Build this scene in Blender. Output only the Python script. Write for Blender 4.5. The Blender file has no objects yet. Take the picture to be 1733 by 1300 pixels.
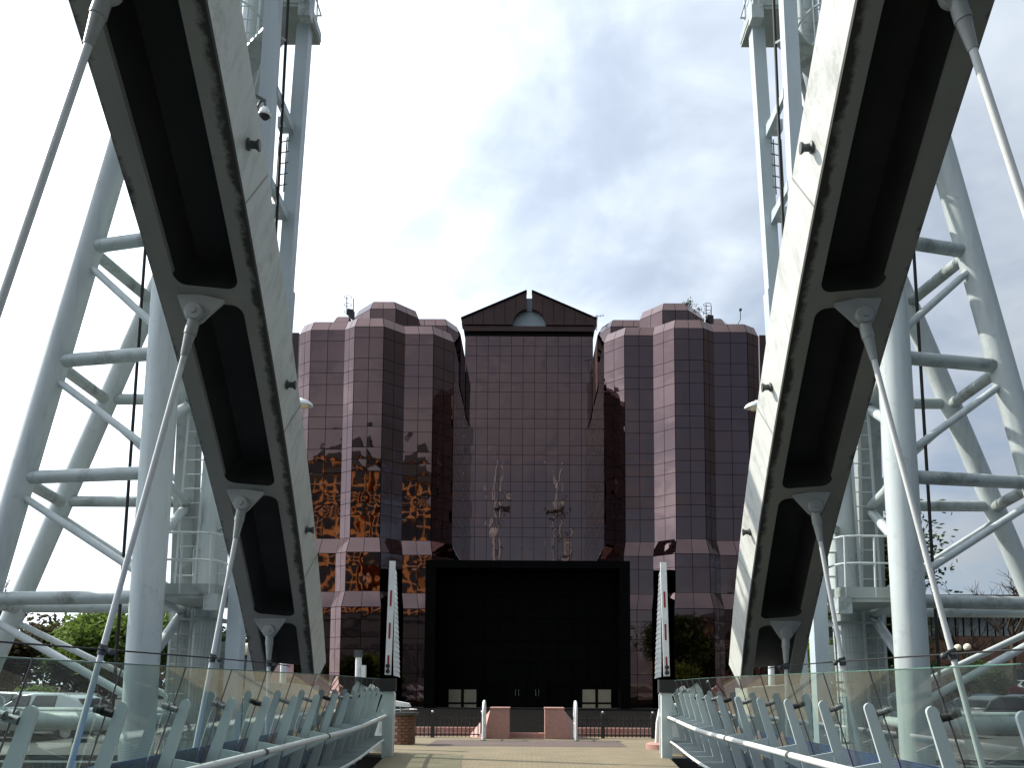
import bpy, bmesh, math, random
from mathutils import Vector, Matrix
random.seed(7)
R = math.radians
SC = bpy.context.scene
COL = SC.collection

# ------------------------------------------------------------------ camera
F = 1450.0            # focal length in photo pixels (photo 1733 x 1300)
PU, PV = 893.0, 1032.0
TILT, ROLL = R(5.1), R(0.3)
EYE = Vector((0, 0, 1.70))
CR = Matrix.Rotation(R(90) + TILT, 3, 'X') @ Matrix.Rotation(ROLL, 3, 'Z')
cd = bpy.data.cameras.new('camera')
cam = bpy.data.objects.new('camera', cd); COL.objects.link(cam)
cam.location = EYE
cam.rotation_euler = CR.to_euler()
cd.sensor_fit = 'HORIZONTAL'; cd.sensor_width = 36.0
cd.lens = F / 1733.0 * 36.0
cd.shift_x = -(PU - 866.5) / 1733.0
cd.shift_y = (PV - 650.0) / 1733.0
cd.clip_start = 0.05; cd.clip_end = 6000
SC.camera = cam

# ------------------------------------------------------------------ light
SUN_AZ, SUN_EL = R(-70), R(40)          # azimuth from +Y, negative = left
sun_dir = Vector((math.sin(SUN_AZ) * math.cos(SUN_EL), math.cos(SUN_AZ) * math.cos(SUN_EL), math.sin(SUN_EL)))
ld = bpy.data.lights.new('sun', 'SUN'); ld.energy = 5.0; ld.angle = R(0.5); ld.color = (1.0, 0.95, 0.86)
lo = bpy.data.objects.new('sun', ld); COL.objects.link(lo)
lo.rotation_euler = sun_dir.to_track_quat('Z', 'Y').to_euler()
lo.location = (-40, 20, 60)

wd = bpy.data.worlds.new('World'); SC.world = wd; wd.use_nodes = True
def build_world():
    nt = wd.node_tree; N = nt.nodes; L = nt.links; N.clear()
    out = N.new('ShaderNodeOutputWorld'); bg = N.new('ShaderNodeBackground')
    sky = N.new('ShaderNodeTexSky'); sky.sky_type = 'NISHITA'; sky.sun_disc = False
    sky.sun_elevation = SUN_EL; sky.sun_rotation = SUN_AZ
    sky.air_density = 0.85; sky.dust_density = 0.7; sky.ozone_density = 3.0
    tc = N.new('ShaderNodeTexCoord'); sp = N.new('ShaderNodeSeparateXYZ')
    L.new(tc.outputs['Generated'], sp.inputs[0])
    def math_(op, a, b):
        m = N.new('ShaderNodeMath'); m.operation = op
        for i, v in enumerate((a, b)):
            if isinstance(v, (int, float)): m.inputs[i].default_value = v
            else: L.new(v, m.inputs[i])
        return m.outputs[0]
    zc = math_('ADD', math_('MAXIMUM', sp.outputs[2], 0.0), 0.22)
    px, py = math_('DIVIDE', sp.outputs[0], zc), math_('DIVIDE', sp.outputs[1], zc)
    cb = N.new('ShaderNodeCombineXYZ'); L.new(px, cb.inputs[0]); L.new(py, cb.inputs[1])
    def noise(scale, loc, rot, sc, detail, dist, rough=0.55):
        mp = N.new('ShaderNodeMapping'); mp.inputs['Location'].default_value = loc
        mp.inputs['Rotation'].default_value = (0, 0, rot); mp.inputs['Scale'].default_value = sc
        L.new(cb.outputs[0], mp.inputs[0])
        n = N.new('ShaderNodeTexNoise'); n.inputs['Scale'].default_value = scale
        n.inputs['Detail'].default_value = detail; n.inputs['Distortion'].default_value = dist
        n.inputs['Roughness'].default_value = rough
        L.new(mp.outputs[0], n.inputs['Vector']); return n.outputs['Fac']
    big = noise(0.75, (1.1, 11.1, 0), 0.3, (1, 1, 1), 6, 0.4)
    cir = noise(1.5, (12.1, 3.0, 0), 0.75, (1.7, 0.8, 1), 6, 1.3, 0.5)
    small = noise(3.2, (5.0, 1.0, 0), 0.4, (1, 1.5, 1), 6, 0.5)
    s = math_('ADD', math_('MULTIPLY', big, 0.66), math_('ADD', math_('MULTIPLY', cir, 0.26), math_('MULTIPLY', small, 0.16)))
    mr = N.new('ShaderNodeMapRange'); mr.interpolation_type = 'SMOOTHSTEP'
    mr.inputs['From Min'].default_value = 0.43; mr.inputs['From Max'].default_value = 0.62
    mr.inputs['To Min'].default_value = 0.40; mr.inputs['To Max'].default_value = 0.95
    L.new(s, mr.inputs['Value'])
    # thicker, whiter veil toward the horizon all the way round
    hz = N.new('ShaderNodeMapRange'); hz.inputs['From Min'].default_value = 0.0; hz.inputs['From Max'].default_value = 0.5
    hz.inputs['To Min'].default_value = 0.14; hz.inputs['To Max'].default_value = 0.0
    L.new(sp.outputs[2], hz.inputs['Value'])
    fac = math_('MINIMUM', math_('ADD', mr.outputs[0], hz.outputs[0]), 1.0)
    # cloud light
    # thin cloud scatters forward: brightest round the sun, dim on the far side of the sky
    dt = N.new('ShaderNodeVectorMath'); dt.operation = 'DOT_PRODUCT'; dt.inputs[1].default_value = tuple(sun_dir)
    L.new(tc.outputs['Generated'], dt.inputs[0])
    ph = math_('POWER', math_('MULTIPLY', math_('ADD', dt.outputs['Value'], 1.0), 0.5), 2.6)
    lum = math_('ADD', math_('MULTIPLY', ph, 26.0), 0.6)
    cl = N.new('ShaderNodeCombineColor')
    L.new(math_('MULTIPLY', lum, 0.87), cl.inputs[0]); L.new(math_('MULTIPLY', lum, 0.96), cl.inputs[1]); L.new(math_('MULTIPLY', lum, 1.06), cl.inputs[2])
    mx = N.new('ShaderNodeMix'); mx.data_type = 'RGBA'
    L.new(fac, mx.inputs[0]); L.new(sky.outputs[0], mx.inputs[6]); L.new(cl.outputs[0], mx.inputs[7])
    L.new(mx.outputs[2], bg.inputs[0]); bg.inputs[1].default_value = 0.09
    L.new(bg.outputs[0], out.inputs[0])
build_world()
SC.view_settings.view_transform = 'Standard'; SC.view_settings.look = 'None'
SC.view_settings.exposure = 0.38; SC.view_settings.gamma = 1.0
SC.view_settings.use_curve_mapping = False
SC.render.engine = 'CYCLES'
SC.cycles.max_bounces = 10; SC.cycles.transparent_max_bounces = 24
SC.cycles.caustics_reflective = False; SC.cycles.caustics_refractive = False

# ------------------------------------------------------------------ helpers
def at(u, v, Y):
    """world point at depth Y seen at photo pixel (u, v)"""
    d = CR @ Vector(((u - PU) / F, -(v - PV) / F, -1.0))
    return EYE + d * (Y / d.y)

def lerp(a, b, t): return a + (b - a) * t

class MB:
    def __init__(s): s.v = []; s.f = []; s.uv = None
    def face(s, pts):
        i = len(s.v); s.v += [Vector(p) for p in pts]; s.f.append(list(range(i, i + len(pts))))
    def box(s, lo, hi):
        (a, b, c), (d, e, f) = lo, hi
        s.hexa([(a, b, c), (d, b, c), (d, e, c), (a, e, c), (a, b, f), (d, b, f), (d, e, f), (a, e, f)])
    def hexa(s, p):
        i = len(s.v); s.v += [Vector(q) for q in p]
        for q in ((0, 3, 2, 1), (4, 5, 6, 7), (0, 1, 5, 4), (1, 2, 6, 5), (2, 3, 7, 6), (3, 0, 4, 7)):
            s.f.append([i + k for k in q])
    def bar(s, p, q, w, h, up=(0, 0, 1)):
        """rectangular bar from p to q; w sideways, h along up"""
        p, q = Vector(p), Vector(q); t = (q - p).normalized()
        side = t.cross(Vector(up))
        if side.length < 1e-4: side = t.cross(Vector((0, 1, 0)))
        side.normalize(); u = side.cross(t).normalized()
        a, b = side * (w / 2), u * (h / 2)
        s.hexa([p - a - b, p + a - b, p + a + b, p - a + b, q - a - b, q + a - b, q + a + b, q - a + b])
    def tube(s, p, q, r, r2=None, n=14, caps=True):
        p, q = Vector(p), Vector(q); r2 = r if r2 is None else r2
        t = (q - p).normalized(); a = t.orthogonal().normalized(); b = t.cross(a)
        i = len(s.v)
        for c, rr in ((p, r), (q, r2)):
            for k in range(n):
                an = 2 * math.pi * k / n
                s.v.append(c + (a * math.cos(an) + b * math.sin(an)) * rr)
        for k in range(n):
            k2 = (k + 1) % n
            s.f.append([i + k, i + k2, i + n + k2, i + n + k])
        if caps:
            s.f.append([i + k for k in reversed(range(n))]); s.f.append([i + n + k for k in range(n)])
    def path(s, pts, r, n=8, closed=False):
        pts = [Vector(p) for p in pts]; i0 = len(s.v); m = len(pts)
        ref = None
        for j, p in enumerate(pts):
            if closed: t = (pts[(j + 1) % m] - pts[j - 1]).normalized()
            else: t = (pts[min(j + 1, m - 1)] - pts[max(j - 1, 0)]).normalized()
            if ref is None: ref = t.orthogonal().normalized()
            a = (ref - t * ref.dot(t)).normalized(); ref = a; b = t.cross(a)
            for k in range(n):
                an = 2 * math.pi * k / n
                s.v.append(p + (a * math.cos(an) + b * math.sin(an)) * r)
        for j in range(m if closed else m - 1):
            j2 = (j + 1) % m
            for k in range(n):
                k2 = (k + 1) % n
                s.f.append([i0 + j * n + k, i0 + j * n + k2, i0 + j2 * n + k2, i0 + j2 * n + k])
        if not closed:
            s.f.append([i0 + k for k in reversed(range(n))]); s.f.append([i0 + (m - 1) * n + k for k in range(n)])
    def prism(s, poly, off):
        """polygon (list of points) extruded by vector off"""
        off = Vector(off); n = len(poly); i = len(s.v)
        s.v += [Vector(p) for p in poly] + [Vector(p) + off for p in poly]
        s.f.append([i + k for k in range(n)]); s.f.append([i + n + k for k in reversed(range(n))])
        for k in range(n):
            k2 = (k + 1) % n
            s.f.append([i + k, i + n + k, i + n + k2, i + k2])
    def lathe(s, c, prof, n=20, axis=Vector((0, 0, 1))):
        c = Vector(c); axis = Vector(axis).normalized(); a = axis.orthogonal().normalized(); b = axis.cross(a)
        i = len(s.v)
        for r, z in prof:
            for k in range(n):
                an = 2 * math.pi * k / n
                s.v.append(c + axis * z + (a * math.cos(an) + b * math.sin(an)) * max(r, 1e-4))
        for j in range(len(prof) - 1):
            for k in range(n):
                k2 = (k + 1) % n
                s.f.append([i + j * n + k, i + j * n + k2, i + (j + 1) * n + k2, i + (j + 1) * n + k])
    def ball(s, c, r, n=14, m=9, sz=1.0):
        s.lathe(c, [(r * math.sin(math.pi * j / m), -r * sz * math.cos(math.pi * j / m)) for j in range(m + 1)], n)

def mesh_of(mb, off, name, recalc=True, smooth=None):
    me = bpy.data.meshes.new(name)
    me.from_pydata([tuple(p - off) for p in mb.v], [], mb.f)
    if recalc:
        bm = bmesh.new(); bm.from_mesh(me); bmesh.ops.recalc_face_normals(bm, faces=bm.faces); bm.to_mesh(me); bm.free()
    if smooth is not None:
        me.shade_smooth()
        me.set_sharp_from_angle(angle=R(smooth))
    return me

OFF = {}
def root(name, label, cat, loc=(0, 0, 0), group=None, rz=0):
    o = bpy.data.objects.new(name, None); COL.objects.link(o)
    o.empty_display_size = 0.3
    o.location = loc; o.rotation_euler = (0, 0, rz)
    o['label'] = label; o['category'] = cat
    if group: o['group'] = group
    OFF[o.name] = Vector(loc)
    return o
def add(mb, name, mat, parent, local=False, recalc=True, smooth=None, label=None, kind=None):
    off = Vector((0, 0, 0)) if local else OFF[parent.name]
    me = mesh_of(mb, off, name, recalc, smooth)
    me.materials.append(mat)
    o = bpy.data.objects.new(name, me); COL.objects.link(o); o.parent = parent
    OFF[o.name] = off
    if label: o['label'] = label
    if kind: o['kind'] = kind
    return o
def single(mb, name, mat, label, cat, loc=(0, 0, 0), group=None, smooth=None, recalc=True):
    """a thing that is one mesh"""
    me = mesh_of(mb, Vector(loc), name, recalc, smooth); me.materials.append(mat)
    o = bpy.data.objects.new(name, me); COL.objects.link(o); o.location = loc
    o['label'] = label; o['category'] = cat
    if group: o['group'] = group
    OFF[o.name] = Vector(loc)
    return o
def structure(mb, name, mat, kind='structure', recalc=True, smooth=None):
    me = mesh_of(mb, Vector((0, 0, 0)), name, recalc, smooth); me.materials.append(mat)
    o = bpy.data.objects.new(name, me); COL.objects.link(o); o['kind'] = kind
    OFF[o.name] = Vector((0, 0, 0))
    return o

# ------------------------------------------------------------------ materials
def mat_base(name):
    m = bpy.data.materials.new(name); m.use_nodes = True
    nt = m.node_tree; b = nt.nodes['Principled BSDF']
    return m, nt, nt.nodes, nt.links, b
def n_noise(N, L, scale, detail=5, vec=None, sc=None, rough=0.6, dist=0.0):
    t = N.new('ShaderNodeTexNoise'); t.inputs['Scale'].default_value = scale
    t.inputs['Detail'].default_value = detail; t.inputs['Roughness'].default_value = rough
    t.inputs['Distortion'].default_value = dist
    if vec is not None:
        if sc:
            mp = N.new('ShaderNodeMapping'); mp.inputs['Scale'].default_value = sc
            L.new(vec, mp.inputs[0]); vec = mp.outputs[0]
        L.new(vec, t.inputs['Vector'])
    return t.outputs['Fac']
def n_ramp(N, L, fac, a, b, c0=(0, 0, 0, 1), c1=(1, 1, 1, 1)):
    r = N.new('ShaderNodeValToRGB'); e = r.color_ramp.elements
    e[0].position = a; e[1].position = b; e[0].color = c0; e[1].color = c1
    L.new(fac, r.inputs[0]); return r.outputs[0]
def n_mix(N, L, fac, c0, c1, mode='MIX'):
    m = N.new('ShaderNodeMix'); m.data_type = 'RGBA'; m.blend_type = mode
    for sock, v in ((m.inputs[0], fac), (m.inputs[6], c0), (m.inputs[7], c1)):
        if isinstance(v, (int, float)): sock.default_value = v
        elif isinstance(v, tuple): sock.default_value = v if len(v) == 4 else (*v, 1)
        else: L.new(v, sock)
    return m.outputs[2]
def n_pos(N): return N.new('ShaderNodeNewGeometry').outputs['Position']
def n_bump(N, L, b, h, strength, dist):
    bp = N.new('ShaderNodeBump'); bp.inputs['Strength'].default_value = strength; bp.inputs['Distance'].default_value = dist
    L.new(h, bp.inputs['Height']); L.new(bp.outputs[0], b.inputs['Normal'])

def plain(name, col, rough=0.5, metal=0.0, var=0.12, scale=3.0, spec=0.5, bump=0.0, bscale=40):
    m, nt, N, L, b = mat_base(name)
    pos = n_pos(N)
    f = n_noise(N, L, scale, 6, pos)
    d = tuple(c * (1 - var) for c in col); l = tuple(min(1, c * (1 + var)) for c in col)
    L.new(n_mix(N, L, n_ramp(N, L, f, 0.35, 0.65), d, l), b.inputs['Base Color'])
    b.inputs['Roughness'].default_value = rough; b.inputs['Metallic'].default_value = metal
    b.inputs['Specular IOR Level'].default_value = spec
    if bump: n_bump(N, L, b, n_noise(N, L, bscale, 4, pos), bump, 0.01)
    return m

def painted_steel(name, col, dirt=(0.06, 0.065, 0.045), rain=0.35, lo=0.58, hi=0.78, rough=0.42):
    """weathered paint: faint rain streaks down the surface, patches of grime"""
    m, nt, N, L, b = mat_base(name)
    pos = n_pos(N)
    streak = n_noise(N, L, 1.0, 6, pos, (7.0, 7.0, 0.7), 0.65)
    blot = n_noise(N, L, 1.7, 8, pos, None, 0.7)
    c = n_mix(N, L, n_ramp(N, L, n_noise(N, L, 0.9, 3, pos), 0.3, 0.7), tuple(k * 0.93 for k in col), col)
    mul = N.new('ShaderNodeMath'); mul.operation = 'MULTIPLY'; mul.inputs[1].default_value = rain
    L.new(n_ramp(N, L, streak, 0.5, 0.78), mul.inputs[0])
    c = n_mix(N, L, mul.outputs[0], c, tuple(k * 0.5 for k in col))
    mul2 = N.new('ShaderNodeMath'); mul2.operation = 'MULTIPLY'; mul2.inputs[1].default_value = 0.75
    L.new(n_ramp(N, L, blot, lo, hi), mul2.inputs[0])
    c = n_mix(N, L, mul2.outputs[0], c, dirt)
    L.new(c, b.inputs['Base Color']); b.inputs['Roughness'].default_value = rough
    n_bump(N, L, b, n_noise(N, L, 30, 3, pos), 0.04, 0.01)
    return m

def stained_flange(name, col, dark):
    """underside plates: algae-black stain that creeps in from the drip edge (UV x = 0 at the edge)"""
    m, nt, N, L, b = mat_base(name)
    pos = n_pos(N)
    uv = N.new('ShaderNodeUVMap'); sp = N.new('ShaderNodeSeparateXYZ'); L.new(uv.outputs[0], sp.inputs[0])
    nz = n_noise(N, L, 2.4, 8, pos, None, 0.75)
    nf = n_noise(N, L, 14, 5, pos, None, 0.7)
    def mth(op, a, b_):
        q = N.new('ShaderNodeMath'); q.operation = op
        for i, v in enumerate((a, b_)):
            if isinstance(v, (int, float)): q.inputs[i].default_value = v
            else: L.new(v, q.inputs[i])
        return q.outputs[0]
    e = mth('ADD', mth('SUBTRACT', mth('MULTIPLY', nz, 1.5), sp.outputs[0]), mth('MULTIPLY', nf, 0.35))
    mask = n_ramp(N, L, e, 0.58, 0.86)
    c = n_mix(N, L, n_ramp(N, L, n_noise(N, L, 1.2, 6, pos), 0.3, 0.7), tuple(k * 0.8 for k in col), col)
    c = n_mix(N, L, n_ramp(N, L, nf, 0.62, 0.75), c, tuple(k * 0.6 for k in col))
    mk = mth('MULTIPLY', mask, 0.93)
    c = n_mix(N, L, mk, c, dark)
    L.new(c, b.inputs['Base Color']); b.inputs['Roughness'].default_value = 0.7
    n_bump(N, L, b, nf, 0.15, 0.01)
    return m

def clear_glass(name, tint, refl=1.0, lines=0.0, dirt=0.06, blue=None):
    m, nt, N, L, b = mat_base(name); N.remove(b)
    out = [n for n in N if n.type == 'OUTPUT_MATERIAL'][0]
    tr = N.new('ShaderNodeBsdfTransparent'); gl = N.new('ShaderNodeBsdfGlossy'); df = N.new('ShaderNodeBsdfDiffuse')
    tr.inputs[0].default_value = (*tint, 1); gl.inputs['Roughness'].default_value = 0.015
    df.inputs[0].default_value = (0.55, 0.62, 0.58, 1)
    fr = N.new('ShaderNodeFresnel')
    geo = N.new('ShaderNodeNewGeometry'); mi = N.new('ShaderNodeMapRange')      # same glass from both sides
    mi.inputs['To Min'].default_value = 1.5; mi.inputs['To Max'].default_value = 1 / 1.5
    L.new(geo.outputs['Backfacing'], mi.inputs['Value']); L.new(mi.outputs[0], fr.inputs[0])
    pos = n_pos(N)
    g = n_noise(N, L, 2.0, 6, pos)
    q = N.new('ShaderNodeMath'); q.operation = 'MULTIPLY'; q.inputs[1].default_value = dirt
    L.new(n_ramp(N, L, g, 0.35, 0.75), q.inputs[0])
    fac = q.outputs[0]
    if lines:
        sp = N.new('ShaderNodeSeparateXYZ'); L.new(pos, sp.inputs[0])
        s1 = N.new('ShaderNodeMath'); s1.operation = 'FRACT'; s0 = N.new('ShaderNodeMath'); s0.operation = 'MULTIPLY'; s0.inputs[1].default_value = 38.0
        L.new(sp.outputs[2], s0.inputs[0]); L.new(s0.outputs[0], s1.inputs[0])
        s2 = N.new('ShaderNodeMath'); s2.operation = 'GREATER_THAN'; s2.inputs[1].default_value = 0.7; L.new(s1.outputs[0], s2.inputs[0])
        low = N.new('ShaderNodeMath'); low.operation = 'LESS_THAN'; low.inputs[1].default_value = 1.22; L.new(sp.outputs[2], low.inputs[0])
        s3 = N.new('ShaderNodeMath'); s3.operation = 'MULTIPLY'; L.new(s2.outputs[0], s3.inputs[0]); L.new(low.outputs[0], s3.inputs[1])
        s4 = N.new('ShaderNodeMath'); s4.operation = 'MULTIPLY_ADD'; s4.inputs[1].default_value = lines; L.new(s3.outputs[0], s4.inputs[0]); L.new(fac, s4.inputs[2])
        fac = s4.outputs[0]
    m1 = N.new('ShaderNodeMixShader'); m2 = N.new('ShaderNodeMixShader')
    L.new(fac, m1.inputs[0]); L.new(tr.outputs[0], m1.inputs[1]); L.new(df.outputs[0], m1.inputs[2])
    fm = N.new('ShaderNodeMath'); fm.operation = 'MULTIPLY'; fm.inputs[1].default_value = refl; L.new(fr.outputs[0], fm.inputs[0])
    L.new(fm.outputs[0], m2.inputs[0]); L.new(m1.outputs[0], m2.inputs[1]); L.new(gl.outputs[0], m2.inputs[2])
    L.new(m2.outputs[0], out.inputs[0])
    return m

def mirror_glass(name, tint, wav=0.05, rough=0.02):
    m, nt, N, L, b = mat_base(name)
    pos = n_pos(N)
    b.inputs['Metallic'].default_value = 1.0; b.inputs['Roughness'].default_value = rough
    f = n_noise(N, L, 0.6, 2, pos)
    L.new(n_mix(N, L, f, tuple(c * 0.9 for c in tint), tuple(c * 1.1 for c in tint)), b.inputs['Base Color'])
    n_bump(N, L, b, n_noise(N, L, 0.7, 1.5, pos), wav, 0.12)
    return m

def brick_mat(name, c1, c2, mortar, sx=4.0, vertical=True):
    m, nt, N, L, b = mat_base(name)
    pos = n_pos(N); sp = N.new('ShaderNodeSeparateXYZ'); L.new(pos, sp.inputs[0])
    cb = N.new('ShaderNodeCombineXYZ')
    ad = N.new('ShaderNodeMath'); ad.operation = 'ADD'; L.new(sp.outputs[0], ad.inputs[0]); L.new(sp.outputs[1], ad.inputs[1])
    if vertical: L.new(ad.outputs[0], cb.inputs[0]); L.new(sp.outputs[2], cb.inputs[1])
    else: L.new(sp.outputs[0], cb.inputs[0]); L.new(sp.outputs[1], cb.inputs[1])
    t = N.new('ShaderNodeTexBrick'); t.inputs['Scale'].default_value = sx
    t.inputs['Color1'].default_value = (*c1, 1); t.inputs['Color2'].default_value = (*c2, 1); t.inputs['Mortar'].default_value = (*mortar, 1)
    t.inputs['Mortar Size'].default_value = 0.02
    L.new(cb.outputs[0], t.inputs['Vector'])
    c = n_mix(N, L, n_ramp(N, L, n_noise(N, L, 1.5, 7, pos), 0.3, 0.75), t.outputs['Color'], n_mix(N, L, 0.5, t.outputs['Color'], (0.03, 0.028, 0.02)))
    L.new(c, b.inputs['Base Color']); b.inputs['Roughness'].default_value = 0.85
    n_bump(N, L, b, t.outputs['Fac'], -0.25, 0.01)
    return m

STEEL = painted_steel('white_green_paint', (0.48, 0.53, 0.525), rain=0.5, lo=0.58, hi=0.85)
STEEL_DIRTY = painted_steel('white_green_paint_grimy', (0.38, 0.43, 0.42), lo=0.50, hi=0.68)
ARCHWEB = painted_steel('arch_web_paint', (0.66, 0.67, 0.62), rain=0.75, lo=0.56, hi=0.82)
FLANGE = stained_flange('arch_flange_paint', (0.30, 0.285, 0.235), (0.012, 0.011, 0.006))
RECESS = plain('arch_recess_dark', (0.020, 0.0185, 0.016), 0.85, var=0.3, scale=2)  # near-black base colour for the recess faces and diaphragm webs
GUSS = painted_steel('gusset_paint', (0.33, 0.34, 0.31), lo=0.55, hi=0.8)
FIN = painted_steel('rail_fin_paint', (0.50, 0.58, 0.575), rain=0.15, lo=0.65, hi=0.9)
RAILP = painted_steel('handrail_paint', (0.72, 0.73, 0.70), dirt=(0.05, 0.045, 0.03), lo=0.6, hi=0.72)
CHROME = plain('clamp_steel', (0.35, 0.35, 0.34), 0.25, 0.9)
BLACK = plain('black_fitting', (0.012, 0.012, 0.012), 0.55)
CABLE = plain('black_cable', (0.008, 0.008, 0.008), 0.7)
DARKSTEEL = plain('dark_grey_steel', (0.07, 0.075, 0.075), 0.5, 0.2)
GREYBOX = painted_steel('grey_column_paint', (0.30, 0.335, 0.315), lo=0.55, hi=0.75)
MASTP = painted_steel('mast_paint', (0.42, 0.485, 0.51), rain=0.2, lo=0.66, hi=0.9)
EDGE = plain('glass_edge_green', (0.08, 0.16, 0.13), 0.2)
GLASS = clear_glass('balustrade_glass', (0.62, 0.74, 0.68), 1.7, 0.12, 0.07)
BLUE = clear_glass('blue_panel', (0.10, 0.20, 0.52), 1.0, 0.0, 0.0)
def blue_panel():
    m, nt, N, L, b = mat_base('blue_edge_panel')
    pos = n_pos(N)
    L.new(n_mix(N, L, n_ramp(N, L, n_noise(N, L, 1.6, 4, pos), 0.35, 0.7), (0.02, 0.055, 0.20), (0.04, 0.13, 0.45)), b.inputs['Base Color'])
    b.inputs['Roughness'].default_value = 0.2
    return m
BLUE = blue_panel()
MIRROR = mirror_glass('bronze_mirror_glass', (0.160, 0.108, 0.104))
MULLION = plain('building_joint_dark', (0.004, 0.003, 0.003), 0.6, spec=0.08)
BRONZE = plain('brown_cladding', (0.055, 0.028, 0.024), 0.35, 0.0, 0.15, 0.6, 0.3)
PORCHG = plain('porch_dark_glass', (0.003, 0.003, 0.003), 0.35, 0.0, 0.2, 1, 0.03)
GREYGL = plain('lunette_grey_glass', (0.26, 0.31, 0.33), 0.25, 0.0, 0.08, 1)
PINK = plain('pink_granite', (0.36, 0.20, 0.165), 0.6, 0, 0.16, 25, 0.4, 0.1, 60)
WHITE = plain('white_paint', (0.74, 0.76, 0.75), 0.4, 0, 0.06, 4)
RED = plain('red_reflector', (0.26, 0.012, 0.016), 0.45, 0, 0.15, 8)
CREAMW = plain('blind_cream', (0.30, 0.26, 0.18), 0.7, 0, 0.1, 1.5)
BRICK = brick_mat('brown_brick', (0.24, 0.105, 0.055), (0.18, 0.075, 0.04), (0.20, 0.15, 0.11))
ORANGE = plain('orange_cladding', (0.80, 0.36, 0.10), 0.7, 0, 0.1, 0.3)
DARKGL = plain('dark_window_glass', (0.015, 0.018, 0.022), 0.06, 0, 0.1, 1, 0.6)
LITGL = plain('pale_window_glass', (0.20, 0.23, 0.23), 0.15, 0, 0.25, 0.4, 0.6)
GLOBE = plain('opal_globe', (0.80, 0.72, 0.52), 0.25, 0, 0.05, 3)
BARK = plain('bark', (0.06, 0.045, 0.032), 0.9, 0, 0.3, 6, 0.2, 0.3, 20)
RUBBER = plain('tyre_rubber', (0.012, 0.012, 0.013), 0.8)
LAMPGREY = plain('lamp_shell', (0.70, 0.73, 0.74), 0.35)

def leaf_mat(name, a, b_):
    m, nt, N, L, b = mat_base(name)
    pos = n_pos(N)
    f = n_noise(N, L, 0.9, 3, pos); f2 = n_noise(N, L, 9.0, 2, pos)
    c = n_mix(N, L, n_ramp(N, L, f, 0.35, 0.65), a, b_)
    c = n_mix(N, L, n_ramp(N, L, f2, 0.3, 0.7), n_mix(N, L, 0.45, c, (0.01, 0.012, 0.004)), c)
    L.new(c, b.inputs['Base Color']); b.inputs['Roughness'].default_value = 0.8
    b.inputs['Specular IOR Level'].default_value = 0.15
    tl = N.new('ShaderNodeBsdfTranslucent'); L.new(c, tl.inputs[0])
    ms = N.new('ShaderNodeMixShader'); ms.inputs[0].default_value = 0.35
    out = [n for n in N if n.type == 'OUTPUT_MATERIAL'][0]
    L.new(b.outputs[0], ms.inputs[1]); L.new(tl.outputs[0], ms.inputs[2]); L.new(ms.outputs[0], out.inputs[0])
    return m
LEAFG = leaf_mat('leaf_spring_green', (0.10, 0.17, 0.03), (0.19, 0.27, 0.05))
LEAFD = leaf_mat('leaf_dark_green', (0.025, 0.045, 0.012), (0.06, 0.095, 0.025))
LEAFH = leaf_mat('leaf_laurel_black_green', (0.006, 0.009, 0.004), (0.012, 0.018, 0.007))
LEAFB = leaf_mat('leaf_brown', (0.06, 0.042, 0.018), (0.05, 0.056, 0.02))

# ------------------------------------------------------------------ ground and water
def ground_mats():
    m, nt, N, L, b = mat_base('plaza_paving')
    pos = n_pos(N)
    t = N.new('ShaderNodeTexBrick'); t.inputs['Scale'].default_value = 2.2
    t.inputs['Color1'].default_value = (0.235, 0.19, 0.115, 1); t.inputs['Color2'].default_value = (0.205, 0.162, 0.095, 1); t.inputs['Mortar'].default_value = (0.10, 0.08, 0.05, 1)
    t.inputs['Mortar Size'].default_value = 0.012
    L.new(pos, t.inputs['Vector'])
    c = n_mix(N, L, n_ramp(N, L, n_noise(N, L, 0.8, 9, pos, None, 0.7), 0.35, 0.7), t.outputs[0], n_mix(N, L, 0.55, t.outputs[0], (0.10, 0.085, 0.05)))
    c = n_mix(N, L, n_ramp(N, L, n_noise(N, L, 6, 6, pos, None, 0.7), 0.62, 0.75), c, (0.12, 0.10, 0.06))
    L.new(c, b.inputs['Base Color']); b.inputs['Roughness'].default_value = 0.85
    n_bump(N, L, b, n_noise(N, L, 25, 4, pos), 0.2, 0.01)
    p = m
    br = brick_mat('plaza_brown_setts', (0.135, 0.09, 0.075), (0.11, 0.075, 0.065), (0.09, 0.07, 0.055), 5.0, False)
    m, nt, N, L, b = mat_base('asphalt')
    pos = n_pos(N)
    c = n_mix(N, L, n_ramp(N, L, n_noise(N, L, 0.35, 8, pos), 0.3, 0.7), (0.028, 0.028, 0.027), (0.055, 0.054, 0.05))
    L.new(c, b.inputs['Base Color']); b.inputs['Roughness'].default_value = 0.9
    n_bump(N, L, b, n_noise(N, L, 60, 3, pos), 0.3, 0.01)
    a = m
    m, nt, N, L, b = mat_base('quay_concrete')
    pos = n_pos(N)
    c = n_mix(N, L, n_ramp(N, L, n_noise(N, L, 0.7, 9, pos, None, 0.7), 0.3, 0.7), (0.07, 0.065, 0.055), (0.13, 0.12, 0.10))
    L.new(c, b.inputs['Base Color']); b.inputs['Roughness'].default_value = 0.9
    n_bump(N, L, b, n_noise(N, L, 18, 5, pos), 0.3, 0.02)
    q = m
    m, nt, N, L, b = mat_base('canal_water')
    pos = n_pos(N)
    b.inputs['Base Color'].default_value = (0.012, 0.035, 0.05, 1); b.inputs['Roughness'].default_value = 0.06
    n_bump(N, L, b, n_noise(N, L, 1.2, 4, pos, (1, 0.6, 1)), 0.25, 0.2)
    return p, br, a, q, m
PAVE, SETTS, ASPH, CONC, WATER = ground_mats()

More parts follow.
